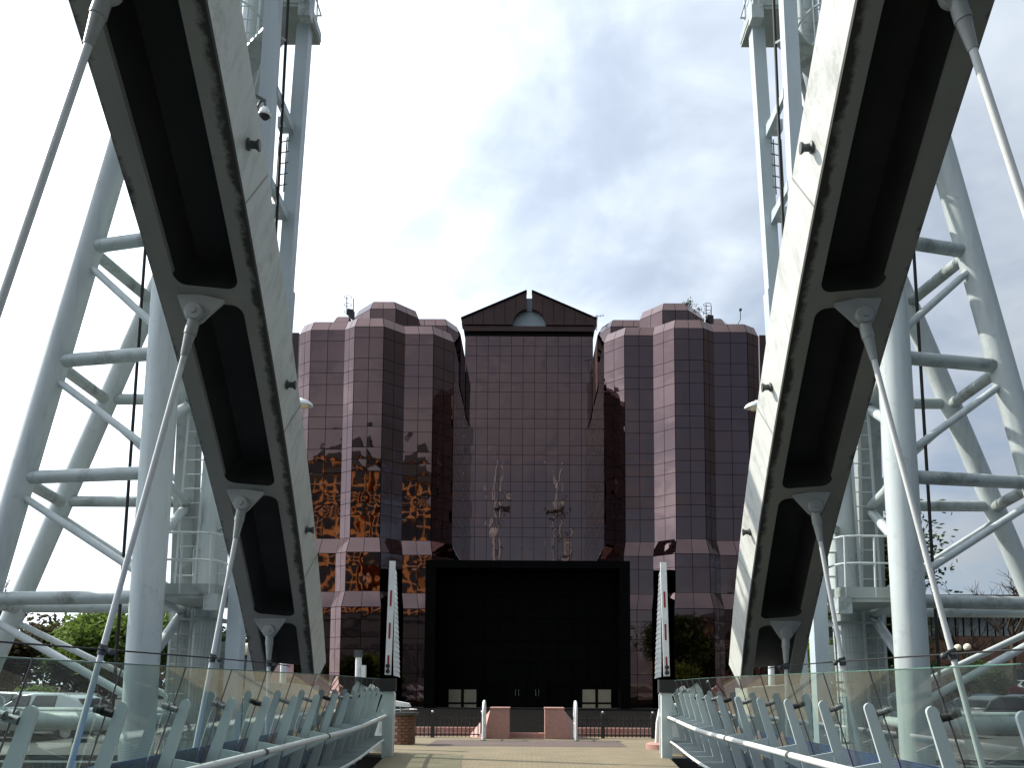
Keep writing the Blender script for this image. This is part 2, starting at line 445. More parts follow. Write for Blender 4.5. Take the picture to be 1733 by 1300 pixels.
g = MB(); g.box((-700, 21.0, -3.0), (700, 1800, -0.03)); structure(g, 'ground', ASPH)
g = MB(); g.box((-26, 10.5, -7.5), (26, 20.98, -1.3)); structure(g, 'quay_terrace', CONC)
g = MB(); g.box((-700, 12.5, -7.5), (-26.02, 20.97, -0.6)); g.box((26.02, 12.5, -7.5), (700, 20.97, -0.6)); structure(g, 'quay_bank', CONC)
g = MB(); g.face([(-700, -79, -6.0), (700, -79, -6.0), (700, 12.6, -6.0), (-700, 12.6, -6.0)]); structure(g, 'canal_water', WATER, recalc=False)
g = MB(); g.box((-700, -1200, -7.5), (700, -78.5, -0.05)); structure(g, 'far_bank', CONC)
g = MB(); g.face([(-9.5, 21.3, -0.012), (9.5, 21.3, -0.012), (9.5, 29.3, -0.012), (-9.5, 29.3, -0.012)]); structure(g, 'plaza_paving', PAVE, recalc=False)
a, b_, c_, d_ = [at(u, v, 1) for u, v in ((735, 1278), (1065, 1278), (1040, 1259), (757, 1259))]
def on_ground(u, v, z):
    d = CR @ Vector(((u - PU) / F, -(v - PV) / F, -1.0))
    return EYE + d * ((z - EYE.z) / d.z)
g = MB(); y0, y1 = 24.4, 27.2
g.face([(-2.85, y0, -0.008), (2.85, y0, -0.008), (2.85, y1, -0.008), (-2.85, y1, -0.008)]); structure(g, 'sett_paving_band', SETTS, recalc=False)
g = MB(); g.box((-9.5, 29.3, -0.03), (9.5, 29.42, 0.10)); structure(g, 'kerb', PINK)
# deck
def hw(Y):
    """half width of the walkway at the handrail"""
    t = max(0.0, min(1.0, (Y - 13.5) / 8.5))
    return 2.85 + 0.58 * t * t * (3 - 2 * t) * 0.6 + 0.58 * 0.4 * t
g = MB(); st = [-77, -40, 0, 6, 12, 14, 16, 18, 20, 21.3]
for s0, s1 in zip(st[:-1], st[1:]):
    w0, w1 = hw(s0) + 0.02, hw(s1) + 0.02
    g.hexa([(-w0, s0, -0.35), (w0, s0, -0.35), (w1, s1, -0.35), (-w1, s1, -0.35), (-w0, s0, 0), (w0, s0, 0), (w1, s1, 0), (-w1, s1, 0)])
DECKM = plain('deck_grey_planks', (0.12, 0.115, 0.105), 0.7, 0, 0.2, 4, 0.3, 0.2, 30)
gp = MB()
for s0, s1 in zip([14.9, 16, 17, 18, 19, 20], [16, 17, 18, 19, 20, 21.31]):
    gp.face([(-hw(s0), s0, 0.005), (hw(s0), s0, 0.005), (hw(s1), s1, 0.005), (-hw(s1), s1, 0.005)])
structure(gp, 'abutment_paving', PAVE, recalc=False)
deck = structure(g, 'bridge_deck', DECKM)

# ------------------------------------------------------------------ arches with hangers
ARCH_Y0, ARCH_Z0 = 14.85, 1.70 + 0.22
def arch_c(Y):
    """centre of the soffit (left arch) at depth Y"""
    s = ARCH_Y0 - Y
    dz = 0.615 * s - 0.615 / 91.2 * s * s
    dx = 0.290 * dz - 0.0070 * dz * dz
    return Vector((-4.22 + dx, Y, ARCH_Z0 + dz))
def arch_frame(Y):
    c = arch_c(Y); t = (arch_c(Y - 0.05) - arch_c(Y + 0.05)).normalized()
    w = Vector((1, 0, 0)); w = (w - t * w.dot(t)).normalized()
    n = w.cross(t)
    if n.z < 0: n = -n
    n = (n + Vector((0.26, 0, 0))); n = (n - t * n.dot(t)).normalized()
    return c, t, w, n
AW, AD, FLW, RD = 1.0, 0.55, 0.188, 0.44
HANG = [3.2, 5.78, 8.34, 10.92, 13.48]
HANG_BACK = [HANG[0] - 2.6 * k for k in range(1, 28)]
def hang_x(y): return -4.06 - 0.105 * min(12.0, 13.5 - y)
def mir(p, s): return Vector((p.x * (-s), p.y, p.z))     # s = -1 keeps the left side, +1 mirrors it

def strip_mesh(rows, uvx):
    """rows: list of cross-sections (lists of points); uvx: uv x per column"""
    mb = MB(); m = len(rows[0]); uvs = []
    for r in rows: mb.v += r
    for j in range(len(rows) - 1):
        for k in range(m - 1):
            mb.f.append([j * m + k, j * m + k + 1, (j + 1) * m + k + 1, (j + 1) * m + k])
            uvs.append([(uvx[k], j), (uvx[k + 1], j), (uvx[k + 1], j + 1), (uvx[k], j + 1)])
    mb.uv = uvs
    return mb
def add_uv(mb, name, mat, parent):
    me = bpy.data.meshes.new(name); off = OFF[parent.name]
    me.from_pydata([tuple(p - off) for p in mb.v], [], mb.f)
    ul = me.uv_layers.new(name='UVMap'); i = 0
    for fu in mb.uv:
        for q in fu: ul.data[i].uv = q; i += 1
    me.materials.append(mat)
    o = bpy.data.objects.new(name, me); COL.objects.link(o); o.parent = parent; OFF[o.name] = off
    return o

def make_arch(s):
    side = 'left' if s < 0 else 'right'
    base = mir(arch_c(ARCH_Y0), s)
    lab = ('shaded grey steel arch on the left with dark ribbed underside' if s < 0 else
           'steel arch on the right with its sunlit white inner face')
    r = root('bridge_arch', lab, 'bridge arch', (base.x, base.y, 0), 'arches of the footbridge')
    ys = [ARCH_Y0 + 0.35 - 0.15 * k for k in range(104)] + [-0.25 - 1.5 * k for k in range(51)]
    fr = [arch_frame(y) for y in ys]
    h = AW / 2
    P = lambda f, a, d: mir(f[0] + f[2] * a + f[3] * d, s)
    # underside flanges with folded edge; UV x = 0 at the outside drip edge, 1 at the recess
    th = 0.035
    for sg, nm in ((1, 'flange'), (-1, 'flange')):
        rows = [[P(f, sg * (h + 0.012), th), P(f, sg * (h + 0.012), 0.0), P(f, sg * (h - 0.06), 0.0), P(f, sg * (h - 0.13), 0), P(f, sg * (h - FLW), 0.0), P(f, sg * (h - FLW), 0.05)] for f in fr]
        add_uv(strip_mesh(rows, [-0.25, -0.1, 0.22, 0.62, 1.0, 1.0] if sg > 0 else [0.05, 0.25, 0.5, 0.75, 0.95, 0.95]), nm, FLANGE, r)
    # side webs: slightly inset above the flanges
    for sg, nm in ((1, 'inner_web'), (-1, 'outer_web')):
        rows = [[P(f, sg * h, th), P(f, sg * h, AD), P(f, sg * (h - 0.03), AD + 0.03)] for f in fr]
        add_uv(strip_mesh(rows, [0, 1, 1]), nm, ARCHWEB, r)
    rows = [[P(f, h - 0.03, AD + 0.03), P(f, -h + 0.03, AD + 0.03)] for f in fr]
    add_uv(strip_mesh(rows, [0, 1]), 'top_plate', ARCHWEB, r)
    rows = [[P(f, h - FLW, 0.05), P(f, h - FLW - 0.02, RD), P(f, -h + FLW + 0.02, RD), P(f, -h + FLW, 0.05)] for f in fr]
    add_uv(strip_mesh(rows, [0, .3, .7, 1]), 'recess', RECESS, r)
    # diaphragms with rounded recess corners
    def diaphragm(Yc, Lh=0.085):
        mb = MB(); rad = 0.11; a0 = h - FLW
        def q(a, l, d):
            f = arch_frame(Yc + l); return mir(f[0] + f[2] * a + f[3] * d, s)
        # central plate
        for la, lb in ((-Lh, Lh),):
            for d in (0.002,):
                mb.face([q(a0, la, d), q(-a0, la, d), q(-a0, lb, d), q(a0, lb, d)])
            wl_ = MB()
            for l_ in (la, lb): wl_.face([q(a0, l_, 0.012), q(-a0, l_, 0.012), q(-a0, l_, RD), q(a0, l_, RD)])
        # corner fillets
        for sx in (1, -1):
            for sy in (1, -1):
                arc = []
                for k in range(7):
                    an = k / 6 * math.pi / 2
                    arc.append((sx * (a0 - rad + rad * math.sin(an)), sy * (Lh + rad - rad * math.cos(an))))
                arc = [(sx * (a0 - rad + rad * math.sin(k / 6 * math.pi / 2)), sy * (Lh + rad * (1 - math.cos(k / 6 * math.pi / 2)))) for k in range(7)]
                mb.face([q(sx * a0, sy * Lh, 0.002)] + [q(a, l, 0.002) for a, l in arc])
                for (a1, l1), (a2, l2) in zip(arc[:-1], arc[1:]):
                    wl_.face([q(a1, l1, 0.004), q(a2, l2, 0.004), q(a2, l2, RD), q(a1, l1, RD)])
        mb.uv = [[(0.75, 0)] * len(fc) for fc in mb.f]
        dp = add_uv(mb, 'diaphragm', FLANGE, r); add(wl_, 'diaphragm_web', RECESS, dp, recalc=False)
        return dp
    for yh in HANG: diaphragm(yh + 0.02)
    for yh in HANG_BACK[:24]: diaphragm(yh)
    # hangers
    for i, yh in enumerate(HANG + HANG_BACK[:24]):
        c, t, w, n = arch_frame(yh)
        bot = Vector((hang_x(yh), yh + 0.02, 0.02))
        top = c + Vector((-0.09, 0.03, 0.0))
        d = (bot - top).normalized()
        X = Vector((1, 0, 0)); X = (X - d * X.dot(d)).normalized(); Yv = d.cross(X).normalized()
        hp = MB()
        pl = [(-0.25, 0.0), (0.25, 0.0), (0.25, 0.03), (0.09, 0.27), (0.05, 0.31), (-0.05, 0.31), (-0.09, 0.27), (-0.25, 0.03)]
        hp.prism([mir(top + X * a + d * (b + 0.005) - Yv * 0.015, s) for a, b in pl], mir(Yv * 0.03, s) if s < 0 else Vector((-Yv.x, Yv.y, Yv.z)) * 0.03)
        add(hp, 'gusset_plate', GUSS, r)
        hm = MB()
        hm.lathe(mir(top + d * 0.2, s), [(0, -0.10), (0.03, -0.10), (0.03, -0.085), (0.082, -0.08), (0.09, -0.07), (0.09, 0.07), (0.03, 0.08), (0, 0.08)], 18, Vector((0, 1, 0)))
        add(hm, 'pin', GUSS, r, smooth=40)
        sk = MB()
        sk.tube(mir(top + d * 0.20, s), mir(top + d * 0.43, s), 0.058, 0.062, 14)
        sk.tube(mir(top + d * 0.43, s), mir(top + d * 0.66, s), 0.055, 0.036, 14)
        rod = MB(); rod.tube(mir(top + d * 0.66, s), mir(bot, s), 0.029, n=14)
        ro = add(rod, 'hanger_rod', RAILP, r, smooth=50)
        add(sk, 'fork_socket', GUSS, ro, smooth=40)
        if yh > 2:
            cl = MB(); pw = lerp(top, bot, (top.z - 2.03) / (top.z - bot.z))
            cl.tube(mir(pw + d * -0.05, s), mir(pw + d * 0.05, s), 0.042, n=10)
            cl.bar(mir(pw + Vector((-0.02, -0.02, 0.05)), s), mir(pw + Vector((0.12, -0.02, -0.03)), s), 0.03, 0.03)
            cl.ball(mir(pw + Vector((0.10, -0.03, -0.02)), s), 0.035, 8, 6)
            add(cl, 'wire_clamp', DARKSTEEL, ro, smooth=40)
    # spool-shaped lights bolted to the inner web
    for u, v in ((423, 245), (487, 650), (518, 897)):
        best = None
        for k in range(400):
            y = 14.8 - 0.025 * k; f = arch_frame(y)
            for d in (0.2, 0.28, 0.36, 0.44):
                p = f[0] + f[2] * h + f[3] * d
                e = CR.transposed() @ (p - EYE)
                uu, vv = PU - F * e.x / e.z, PV + F * e.y / e.z
                q = (uu - u) ** 2 + (vv - v) ** 2
                if best is None or q < best[0]: best = (q, p, f)
        _, p, f = best
        nrm = f[2].cross(f[1]).cross(f[1]); ax = Vector((1, 0, 0))
        sl = MB(); ax = mir(f[2], s)
        sl.lathe(mir(p, s), [(0, 0), (0.055, 0), (0.055, 0.014), (0.036, 0.024), (0.033, 0.065), (0.045, 0.085), (0.052, 0.088), (0.052, 0.105), (0, 0.105)], 16, ax)
        add(sl, 'spool_light', DARKSTEEL, r, smooth=35)
    # plate seams across the inner web
    for k in range(7):
        f0, f1 = arch_frame(12.6 - 2.57 * k - 0.008), arch_frame(12.6 - 2.57 * k + 0.008)
        ws = MB(); e_ = h + 0.004
        ws.hexa([P(f0, h - 0.01, 0.05), P(f0, e_, 0.05), P(f1, e_, 0.05), P(f1, h - 0.01, 0.05), P(f0, h - 0.01, AD), P(f0, e_, AD), P(f1, e_, AD), P(f1, h - 0.01, AD)])
        add(ws, 'weld_seam', GUSS, r)
    # springing block under the arch end
    e = MB(); c, t, w, n = arch_frame(ARCH_Y0 + 0.3)
    b0 = [c + w * (a * 0.47) + Vector((0, dy, -0.02)) for a, dy in ((-1, -0.3), (1, -0.3), (1, 0.55), (-1, 0.55))]
    e.hexa([mir(Vector((p.x - 0.35, p.y + 0.6, -1.3)), s) for p in b0] + [mir(p, s) for p in b0])
    add(e, 'springing_block', ARCHWEB, r)
    # safety wire through the hangers
    wr = MB()
    pts = []
    for yh in HANG[::-1]:
        top = arch_c(yh); bot = Vector((hang_x(yh), yh, 0.02))
        pts.append(lerp(top, bot, (top.z - 2.03) / (top.z - bot.z)))
    pts.append(Vector((-3.9, -2, 2.03)))
    pts.insert(0, pts[0] + Vector((-0.05, 1.2, -0.02)))
    wr.path([mir(p, s) for p in pts], 0.009, 6)
    add(wr, 'safety_wire', CABLE, r)
    return r
for s in (-1, 1): make_arch(s)

# ------------------------------------------------------------------ balustrades
def make_balustrade(s):
    r = root('glass_balustrade', ('glass balustrade with inward leaning fins along the left edge of the deck' if s < 0 else
             'glass balustrade with inward leaning fins along the right edge of the deck'), 'balustrade', (3.2 * s, 12, 0), 'balustrades of the footbridge')
    ys = [2.9 + 1.19 * k for k in range(17)]
    off_top = 0.17
    def X(Y, z): return hw(Y) + off_top + 0.30 * (1.57 - z)     # centre line of the leaning fin
    th = 0.028
    for i, y in enumerate(ys):
        mb = MB()
        def pt(x, z, yy=0): return Vector((s * x, y + yy, z))
        # leaning fin, wider at the foot, round head
        lean = Vector((-0.287, 0.958))  # direction up the fin in (x, z)
        perp = Vector((0.958, 0.287))
        L = 1.72; base = Vector((X(y, -0.07), -0.07))
        prof = []
        wl, wt_ = 0.082, 0.043
        left, right = [], []
        for t in (0, 0.5, 1.0):
            w = lerp(wl, wt_, t); c = base + lean * (L - 0.06) * t
            left.append(c - perp * w); right.append(c + perp * w)
        c = base + lean * (L - 0.06); head = [c + perp * wt_ * math.cos(a) + lean * wt_ * math.sin(a) for a in [math.pi * k / 7 for k in range(1, 7)]]
        poly = right + head + left[::-1]
        mb.prism([pt(p.x, p.y, -th / 2) for p in poly], (0, th, 0))
        fin = add(mb, 'fin', FIN, r)
        # two arms reaching in to the rails
        hx = hw(y)
        for (z0, z1, ta, tb) in ((0.955, 1.04, 0.035, 0.10), (0.385, 0.42, 0.03, 0.12)):
            am = MB(); xo = X(y, z1) - 0.06; xi = hx + 0.0 + (0.05 if z0 < 0.6 else 0)
            am.prism([pt(p[0], p[1], -th * 0.4) for p in ((xi, z0 - ta), (xo + 0.05, z1 - tb - 0.18), (xo, z1), (xi, z0 + ta))], (0, th * 0.8, 0))
            add(am, 'bracket_arm', FIN, fin)
        # glass clamp on the outer side of the head
        cl = MB(); pc = base + lean * (L - 0.13) + perp * 0.06
        cl.tube(pt(pc.x - 0.01, pc.y, 0), pt(pc.x + 0.075, pc.y + 0.02, 0), 0.03, n=10)
        for dy in (-0.06, 0.06):
            cl.tube(pt(pc.x + 0.06, pc.y + 0.02, 0), pt(pc.x + 0.06, pc.y + 0.03, dy), 0.018, n=8)
            cl.tube(pt(pc.x + 0.045, pc.y + 0.03, dy), pt(pc.x + 0.10, pc.y + 0.045, dy), 0.032, n=12)
        add(cl, 'glass_clamp', CHROME if i % 3 else BLACK, fin, smooth=40)
    # panes between the fins, on the outside
    for y0, y1 in zip(ys[:-1], ys[1:]):
        mb = MB(); gap = 0.012
        ya, yb = y0 + gap, y1 - gap
        def gx(Y, z): return X(Y, z) + 0.115
        q = [Vector((s * gx(ya, 0.08), ya, 0.08)), Vector((s * gx(yb, 0.08), yb, 0.08)), Vector((s * gx(yb, 1.85), yb, 1.85)), Vector((s * gx(ya, 1.85), ya, 1.85))]
        mb.face(q)
        add(mb, 'glass_pane', GLASS, r, recalc=False)
        ed = MB()
        ed.tube(q[3], q[2], 0.006, n=6)
        add(ed, 'pane_edge', EDGE, r)
        se = MB(); se.tube(q[0], q[3], 0.007, n=6); add(se, 'pane_seal', DARKSTEEL, r)
        bl = MB(); o = 0.16
        def bx(Y, z): return s * (X(Y, z) + o)
        bl.prism([(bx(ya, -0.1), ya, -0.1), (bx(yb, -0.1), yb, -0.1), (bx(yb, 1.06), yb, 1.06), (bx(ya, 1.06), ya, 1.06)], (s * 0.02, 0, 0))
        add(bl, 'blue_panel', BLUE, r)
    # rails
    yy = [2.0 + 0.5 * k for k in range(40)] + [22.05]
    mb = MB(); mb.path([Vector((s * hw(y), y, 0.965)) for y in yy], 0.036, 12); add(mb, 'handrail', RAILP, r, smooth=50)
    for k in range(7):
        y = 3.5 + 2.95 * k
        mb = MB(); mb.tube((s * hw(y), y - 0.05, 0.965), (s * hw(y + 0.1), y + 0.05, 0.965), 0.0385, n=12); add(mb, 'rail_joint', DARKSTEEL, r, smooth=50)
    mb = MB(); mb.path([Vector((s * (hw(y) + 0.05), y, 0.39)) for y in yy], 0.026, 10); add(mb, 'lower_rail', RAILP, r, smooth=50)
    # end panel with rounded head
    mb = MB(); x0 = hw(22) - 0.06; pl = []
    for a in range(0, 181, 15): pl.append((x0 + 0.14 - 0.14 * math.cos(R(a)), 1.46 + 0.11 * math.sin(R(a))))
    pl += [(x0 + 0.62, 0.0), (x0 + 0.02, 0.0)]
    mb.prism([Vector((s * x, 22.05, z)) for x, z in pl], (0, 0.05, 0))
    add(mb, 'end_panel', WHITE, r)
    return r
for s in (-1, 1): make_balustrade(s)

# ------------------------------------------------------------------ lift towers
def line_at(p, q, z):
    t = (z - p.z) / (q.z - p.z); return p + (q - p) * t
def make_tower(s):
    lab = ('white tubular lift tower on the left in shade beside the arch foot' if s < 0 else 'white tubular lift tower on the right half lit by the sun')
    r = root('lift_tower', lab, 'lift tower', (7.4 * s, 16.2, -1.3), 'lift towers of the footbridge')
    A = lambda u, v, Y: at(u, v, Y)
    M = lambda p: mir(p, s)
    def tube(p, q, rad, name='brace_tube', mat=STEEL, par=None, n=18, collar=False):
        mb = MB(); mb.tube(M(p), M(q), rad, n=n)
        o = add(mb, name, mat, par or r, smooth=50)
        if collar:
            d = (q - p).normalized()
            k0 = 0.18 if collar is True else collar
            c = MB(); c.tube(M(p + d * k0), M(p + d * (k0 + 0.03)), rad * 1.05, n=n); add(c, 'weld_collar', STEEL_DIRTY, o, smooth=50)
        return o
    Y1, Y2, YB = 15.0, 15.45, 17.7
    t1a, t1b = A(254, 938, Y1), A(278, 594, Y1)
    t2a, t2b = A(38, 804, Y2), A(151, 420, Y2)
    t3a, t3b = A(47, 985, YB), A(232, 561, YB)
    t4a, t4b = A(306, 1120, YB), A(322, 700, YB)
    Z0 = -1.3
    zt = 16.5
    T1 = lambda z: line_at(t1a, t1b, z)
    T2 = lambda z: line_at(t2a, t2b, z)
    T3 = lambda z: line_at(t3a, t3b, z)
    T4 = lambda z: line_at(t4a, t4b, z)
    top = 29.0
    tube(T1(Z0), T1(38.0), 0.285, 'main_leg', n=32)
    tube(T2(Z0), T2(14.8), 0.228, 'raking_leg', n=28)
    tube(T3(Z0), T3(12.2), 0.205, 'raking_leg', n=28)
    mb = MB(); mb.bar(M(T4(Z0)), M(T4(19)), 0.42, 0.34, (0, 1, 0)); add(mb, 'box_column', GREYBOX, r)
    # levels of the front frame
    zl = [A(265, v, Y1).z for v in (1222, 1011, 800, 597, 398, 196, -5)]
    for i, z in enumerate(zl):
        tube(T2(z), T1(z), 0.122 if i else 0.16, 'tie_tube', STEEL_DIRTY, n=20, collar=0.29)
        if z < 12: tube(T3(z + 0.05), T4(z + 0.05), 0.115, 'tie_tube', STEEL_DIRTY, n=18)
        if z < 12: tube(T2(z - 0.02), T3(z + 0.02), 0.115, 'tie_tube', STEEL_DIRTY, n=18)
        tube(T1(z + 0.0), T4(z + 0.0), 0.10, 'tie_tube', STEEL, n=16)
    for i in range(1, len(zl)):
        z = zl[i]
        tube(T2(z - 0.28), T1(zl[i - 1] + 0.32), 0.07, 'diagonal_brace', n=12)
        if z < 12: tube(T3(z - 0.22), T4(zl[i - 1] + 0.3), 0.065, 'diagonal_brace', n=12)
        tube(T4(z - 0.05), T1(zl[i - 1] + 0.9), 0.095, 'diagonal_brace', n=14, collar=True)
    # mast posts and round mast column
    p1a, p1b = A(404, 1000, 16.0), A(463, 10, 16.0)
    p2a, p2b = A(483, 490, 17.5), A(512, 100, 17.5)
    P1 = lambda z: line_at(p1a, p1b, z)
    P2 = lambda z: line_at(p2a, p2b, z)
    c1, c2 = A(352, 1050, 17.6), A(428, 100, 17.6)
    T5 = lambda z: line_at(c1, c2, z)
    mb = MB(); mb.bar(M(P1(Z0)), M(P1(top)), 0.27, 0.30, (0, 1, 0)); add(mb, 'mast_post', MASTP, r)
    mb = MB(); mb.bar(M(P2(Z0)), M(P2(top)), 0.27, 0.30, (0, 1, 0)); add(mb, 'mast_post', MASTP, r)
    mb = MB(); mb.bar(M(P2(Z0)), M(P2(A(483, 490, 17.5).z)), 0.33, 0.36, (0, 1, 0)); add(mb, 'mast_base', MASTP, r)
    mb = MB(); mb.tube(M(T5(Z0)), M(T5(41)), 0.29, 0.27, 28); add(mb, 'mast_column', STEEL, r, smooth=50)
    for k in range(9):
        z = 3.0 + 3.6 * k
        mb = MB(); mb.tube(M(T5(z)), M(T5(z + 0.06)), 0.31, n=28); add(mb, 'mast_flange', STEEL_DIRTY, r, smooth=50)
    # guide brackets between the mast posts
    for v in (-220, 20 - 200, 175, 328, 520, 700, 880):
        z = A(475, v, 16.5).z
        mb = MB(); mb.bar(M(P1(z) + Vector((0.1, 0.1, 0))), M(P2(z) + Vector((-0.05, -0.1, 0))), 0.10, 0.20)
        mb.bar(M(P2(z) + Vector((-0.3, -0.3, 0.02))), M(P2(z) + Vector((0.0, -0.3, 0.02))), 0.22, 0.24); add(mb, 'guide_bracket', MASTP, r)
        mb = MB(); mb.bar(M(T5(z)), M(P1(z)), 0.09, 0.14); add(mb, 'guide_bracket', STEEL_DIRTY, r)
    # lift ropes
    mb = MB(); mb.tube(M(A(465, 430, 16.4) + (A(465, 430, 16.4) - A(487, 10, 16.4)) * 0.9), M(A(487, 10, 16.4) + (A(487, 10, 16.4) - A(465, 430, 16.4)) * 3.8), 0.032, n=8); add(mb, 'lift_rope', CABLE, r, smooth=50)
    ra, rb = A(206, 985, 16.8), A(243, 460, 16.8)
    mb = MB(); mb.tube(M(line_at(ra, rb, Z0)), M(line_at(ra, rb, 16)), 0.033, n=8); add(mb, 'lift_rope', CABLE, r, smooth=50)
    # sheets of cladding / counterweight behind the mast
    mb = MB(); zc = 2.6
    mb.bar(M(T5(Z0) + Vector((0.0, 0.55, 0))), M(T5(zc) + Vector((0.0, 0.55, 0))), 0.9, 0.3, (0, 1, 0)); add(mb, 'counterweight_box', GREYBOX, r)
    # platforms
    def platform(z, ul, ur, ya, yb, vref):
        pl = root
        xa, xb = A(ul, vref, 16.2).x, A(ur, vref, 16.2).x
        mb = MB(); q = [M(Vector((xa, ya, z - 0.08))), M(Vector((xb, yb, z)))]
        mb.box((min(q[0].x, q[1].x), ya, z - 0.09), (max(q[0].x, q[1].x), yb, z))
        o = add(mb, 'platform', GREYBOX, r)
        e = MB()
        for (p, q2) in (((xa, ya), (xb, ya)), ((xa, yb), (xb, yb)), ((xb, ya), (xb, yb))):
            e.bar(M(Vector((p[0], p[1], z + 0.08))), M(Vector((q2[0], q2[1], z + 0.08))), 0.03, 0.20)
        add(e, 'toe_board', GREYBOX, o)
        rl = MB(); rr = 0.5
        for zz in (0.62, 1.12):
            rl.path([M(Vector(p)) for p in ((xa, ya, z + zz), (xb - 0.3, ya, z + zz), (xb - 0.08, ya + 0.08, z + zz), (xb, ya + 0.3, z + zz), (xb, yb, z + zz), (xa, yb, z + zz))], 0.021, 8)
        n = max(2, int(abs(xb - xa) / 0.45))
        for k in range(n + 1):
            x = lerp(xa, xb - 0.1, k / n)
            rl.tube(M(Vector((x, ya, z))), M(Vector((x, ya, z + 1.12))), 0.021, n=8)
            rl.tube(M(Vector((x, yb, z))), M(Vector((x, yb, z + 1.12))), 0.021, n=8)
        add(rl, 'guard_rail', STEEL, o, smooth=50)
        br = MB(); xm = (xa + xb) / 2
        br.bar(M(Vector((xb - 0.2, ya + 0.1, z - 0.15))), M(Vector((xb + 0.05, ya + 0.1, z - 0.15))), 0.25, 0.3)
        add(br, 'platform_bracket', STEEL_DIRTY, o)
    platform(A(330, 1012, 16.2).z, 283, 388, 15.45, 17.4, 1012)
    z_up = A(500, 22, 17.2).z
    platform(z_up, 430, 503, 16.9, 18.0, 60)
    platform(z_up + 9.5, 410, 480, 16.6, 18.2, 60)
    platform(33.0, 390, 590, 15.6, 19.0, 60)
    # bracket ring and struts where the ladder cage stops
    zb = A(440, 105, 17.0).z
    br = MB(); br.bar(M(T5(zb) + Vector((-0.5, 0, 0))), M(P1(zb) + Vector((0, 0.2, 0))), 0.5, 0.05)
    br.bar(M(T5(zb - 0.9)), M(P1(zb - 0.05) + Vector((-0.1, 0.2, 0))), 0.08, 0.08); add(br, 'cage_bracket', STEEL_DIRTY, r)
    br = MB(); br.tube(M(T5(A(420, 165, 17).z)), M(P1(A(450, 172, 15.6).z)), 0.04, n=8); add(br, 'cage_bracket', DARKSTEEL, r)
    # ladders: lower one on the outboard side, upper caged one in front of the column
    def ladder(fn, za, zb2, dx, dy, cage_from=None):
        lm = MB()
        for e in (-0.2, 0.2):
            lm.bar(M(fn(za) + Vector((dx + e, dy, 0))), M(fn(zb2) + Vector((dx + e, dy, 0))), 0.05, 0.025, (0, 1, 0))
        lo_ = add(lm, 'ladder', STEEL, r)
        rg = MB(); n = int((zb2 - za) / 0.3)
        for k in range(n):
            z = za + 0.3 * k + 0.1
            rg.tube(M(fn(z) + Vector((dx - 0.2, dy, 0))), M(fn(z) + Vector((dx + 0.2, dy, 0))), 0.013, n=6, caps=False)
        add(rg, 'rungs', STEEL, lo_, kind='stuff')
        if cage_from is not None:
            cg = MB(); z = cage_from
            def loop(z): return [M(fn(z) + Vector((dx + 0.36 * math.cos(R(a)), dy - 0.05 + 0.7 * math.sin(R(a)), 0))) for a in range(180, 361, 18)]
            while z < zb2:
                cg.path(loop(z), 0.022, 6); z += 0.75
            for a in (200, 235, 270, 305, 340):
                cg.bar(M(fn(cage_from) + Vector((dx + 0.36 * math.cos(R(a)), dy - 0.05 + 0.7 * math.sin(R(a)), 0))), M(fn(zb2) + Vector((dx + 0.36 * math.cos(R(a)), dy - 0.05 + 0.7 * math.sin(R(a)), 0))), 0.045, 0.012)
            add(cg, 'ladder_cage', STEEL, lo_)
    ladder(T5, Z0, 11.5, -0.42, -0.3)
    ladder(T5, zb + 0.1, 33, 0.02, -0.45, zb + 0.15)
    # small ladder fragments and cable trunking between the posts
    for v0, v1 in ((238, 330),):
        z0, z1 = A(466, v1, 17).z, A(466, v0, 17).z
        lm = MB(); pm = lambda z: lerp(P1(z), P2(z), 0.45)
        for e in (-0.08, 0.08): lm.tube(M(pm(z0) + Vector((e, 0.2, 0))), M(pm(z1) + Vector((e, 0.2, 0))), 0.016, n=6)
        n = 5
        for k in range(n):
            z = lerp(z0, z1, (k + 0.5) / n); lm.tube(M(pm(z) + Vector((-0.08, 0.2, 0))), M(pm(z) + Vector((0.14, 0.2, 0.05))), 0.012, n=6)
        add(lm, 'step_irons', DARKSTEEL, r)
    # mesh guard round the lower column
    mg = MB(); za, zb3 = 0.6, 3.0
    for k in range(9):
        z = lerp(za, zb3, k / 8)
        q = [T5(z) + Vector((dx, dy, 0)) for dx, dy in ((-0.42, -0.42), (0.42, -0.42), (0.42, 0.42), (-0.42, 0.42))]
        if k in (0, 4, 8): 
            for a_, b2 in zip(q, q[1:] + q[:1]): mg.bar(M(a_), M(b2), 0.03, 0.05)
        else:
            for a_, b2 in zip(q, q[1:] + q[:1]): mg.tube(M(a_), M(b2), 0.005, n=4, caps=False)
    for k in range(13):
        dx = lerp(-0.42, 0.42, k / 12); rr = 0.005 if 0 < k < 12 else 0.02
        mg.tube(M(T5(za) + Vector((dx, -0.42, 0))), M(T5(zb3) + Vector((dx, -0.42, 0))), rr, n=4, caps=False)
    add(mg, 'mesh_guard', GREYBOX, r)
    # wires dangling between lower tubes
    # foundations
    fd = MB(); cx = [T1(Z0), T2(Z0), T3(Z0), T4(Z0)]
    fd.box((min(M(c).x for c in cx) - 0.6, 14.4, -1.31), (max(M(c).x for c in cx) + 0.6, 18.4, -1.05)); add(fd, 'footing', CONC, r)
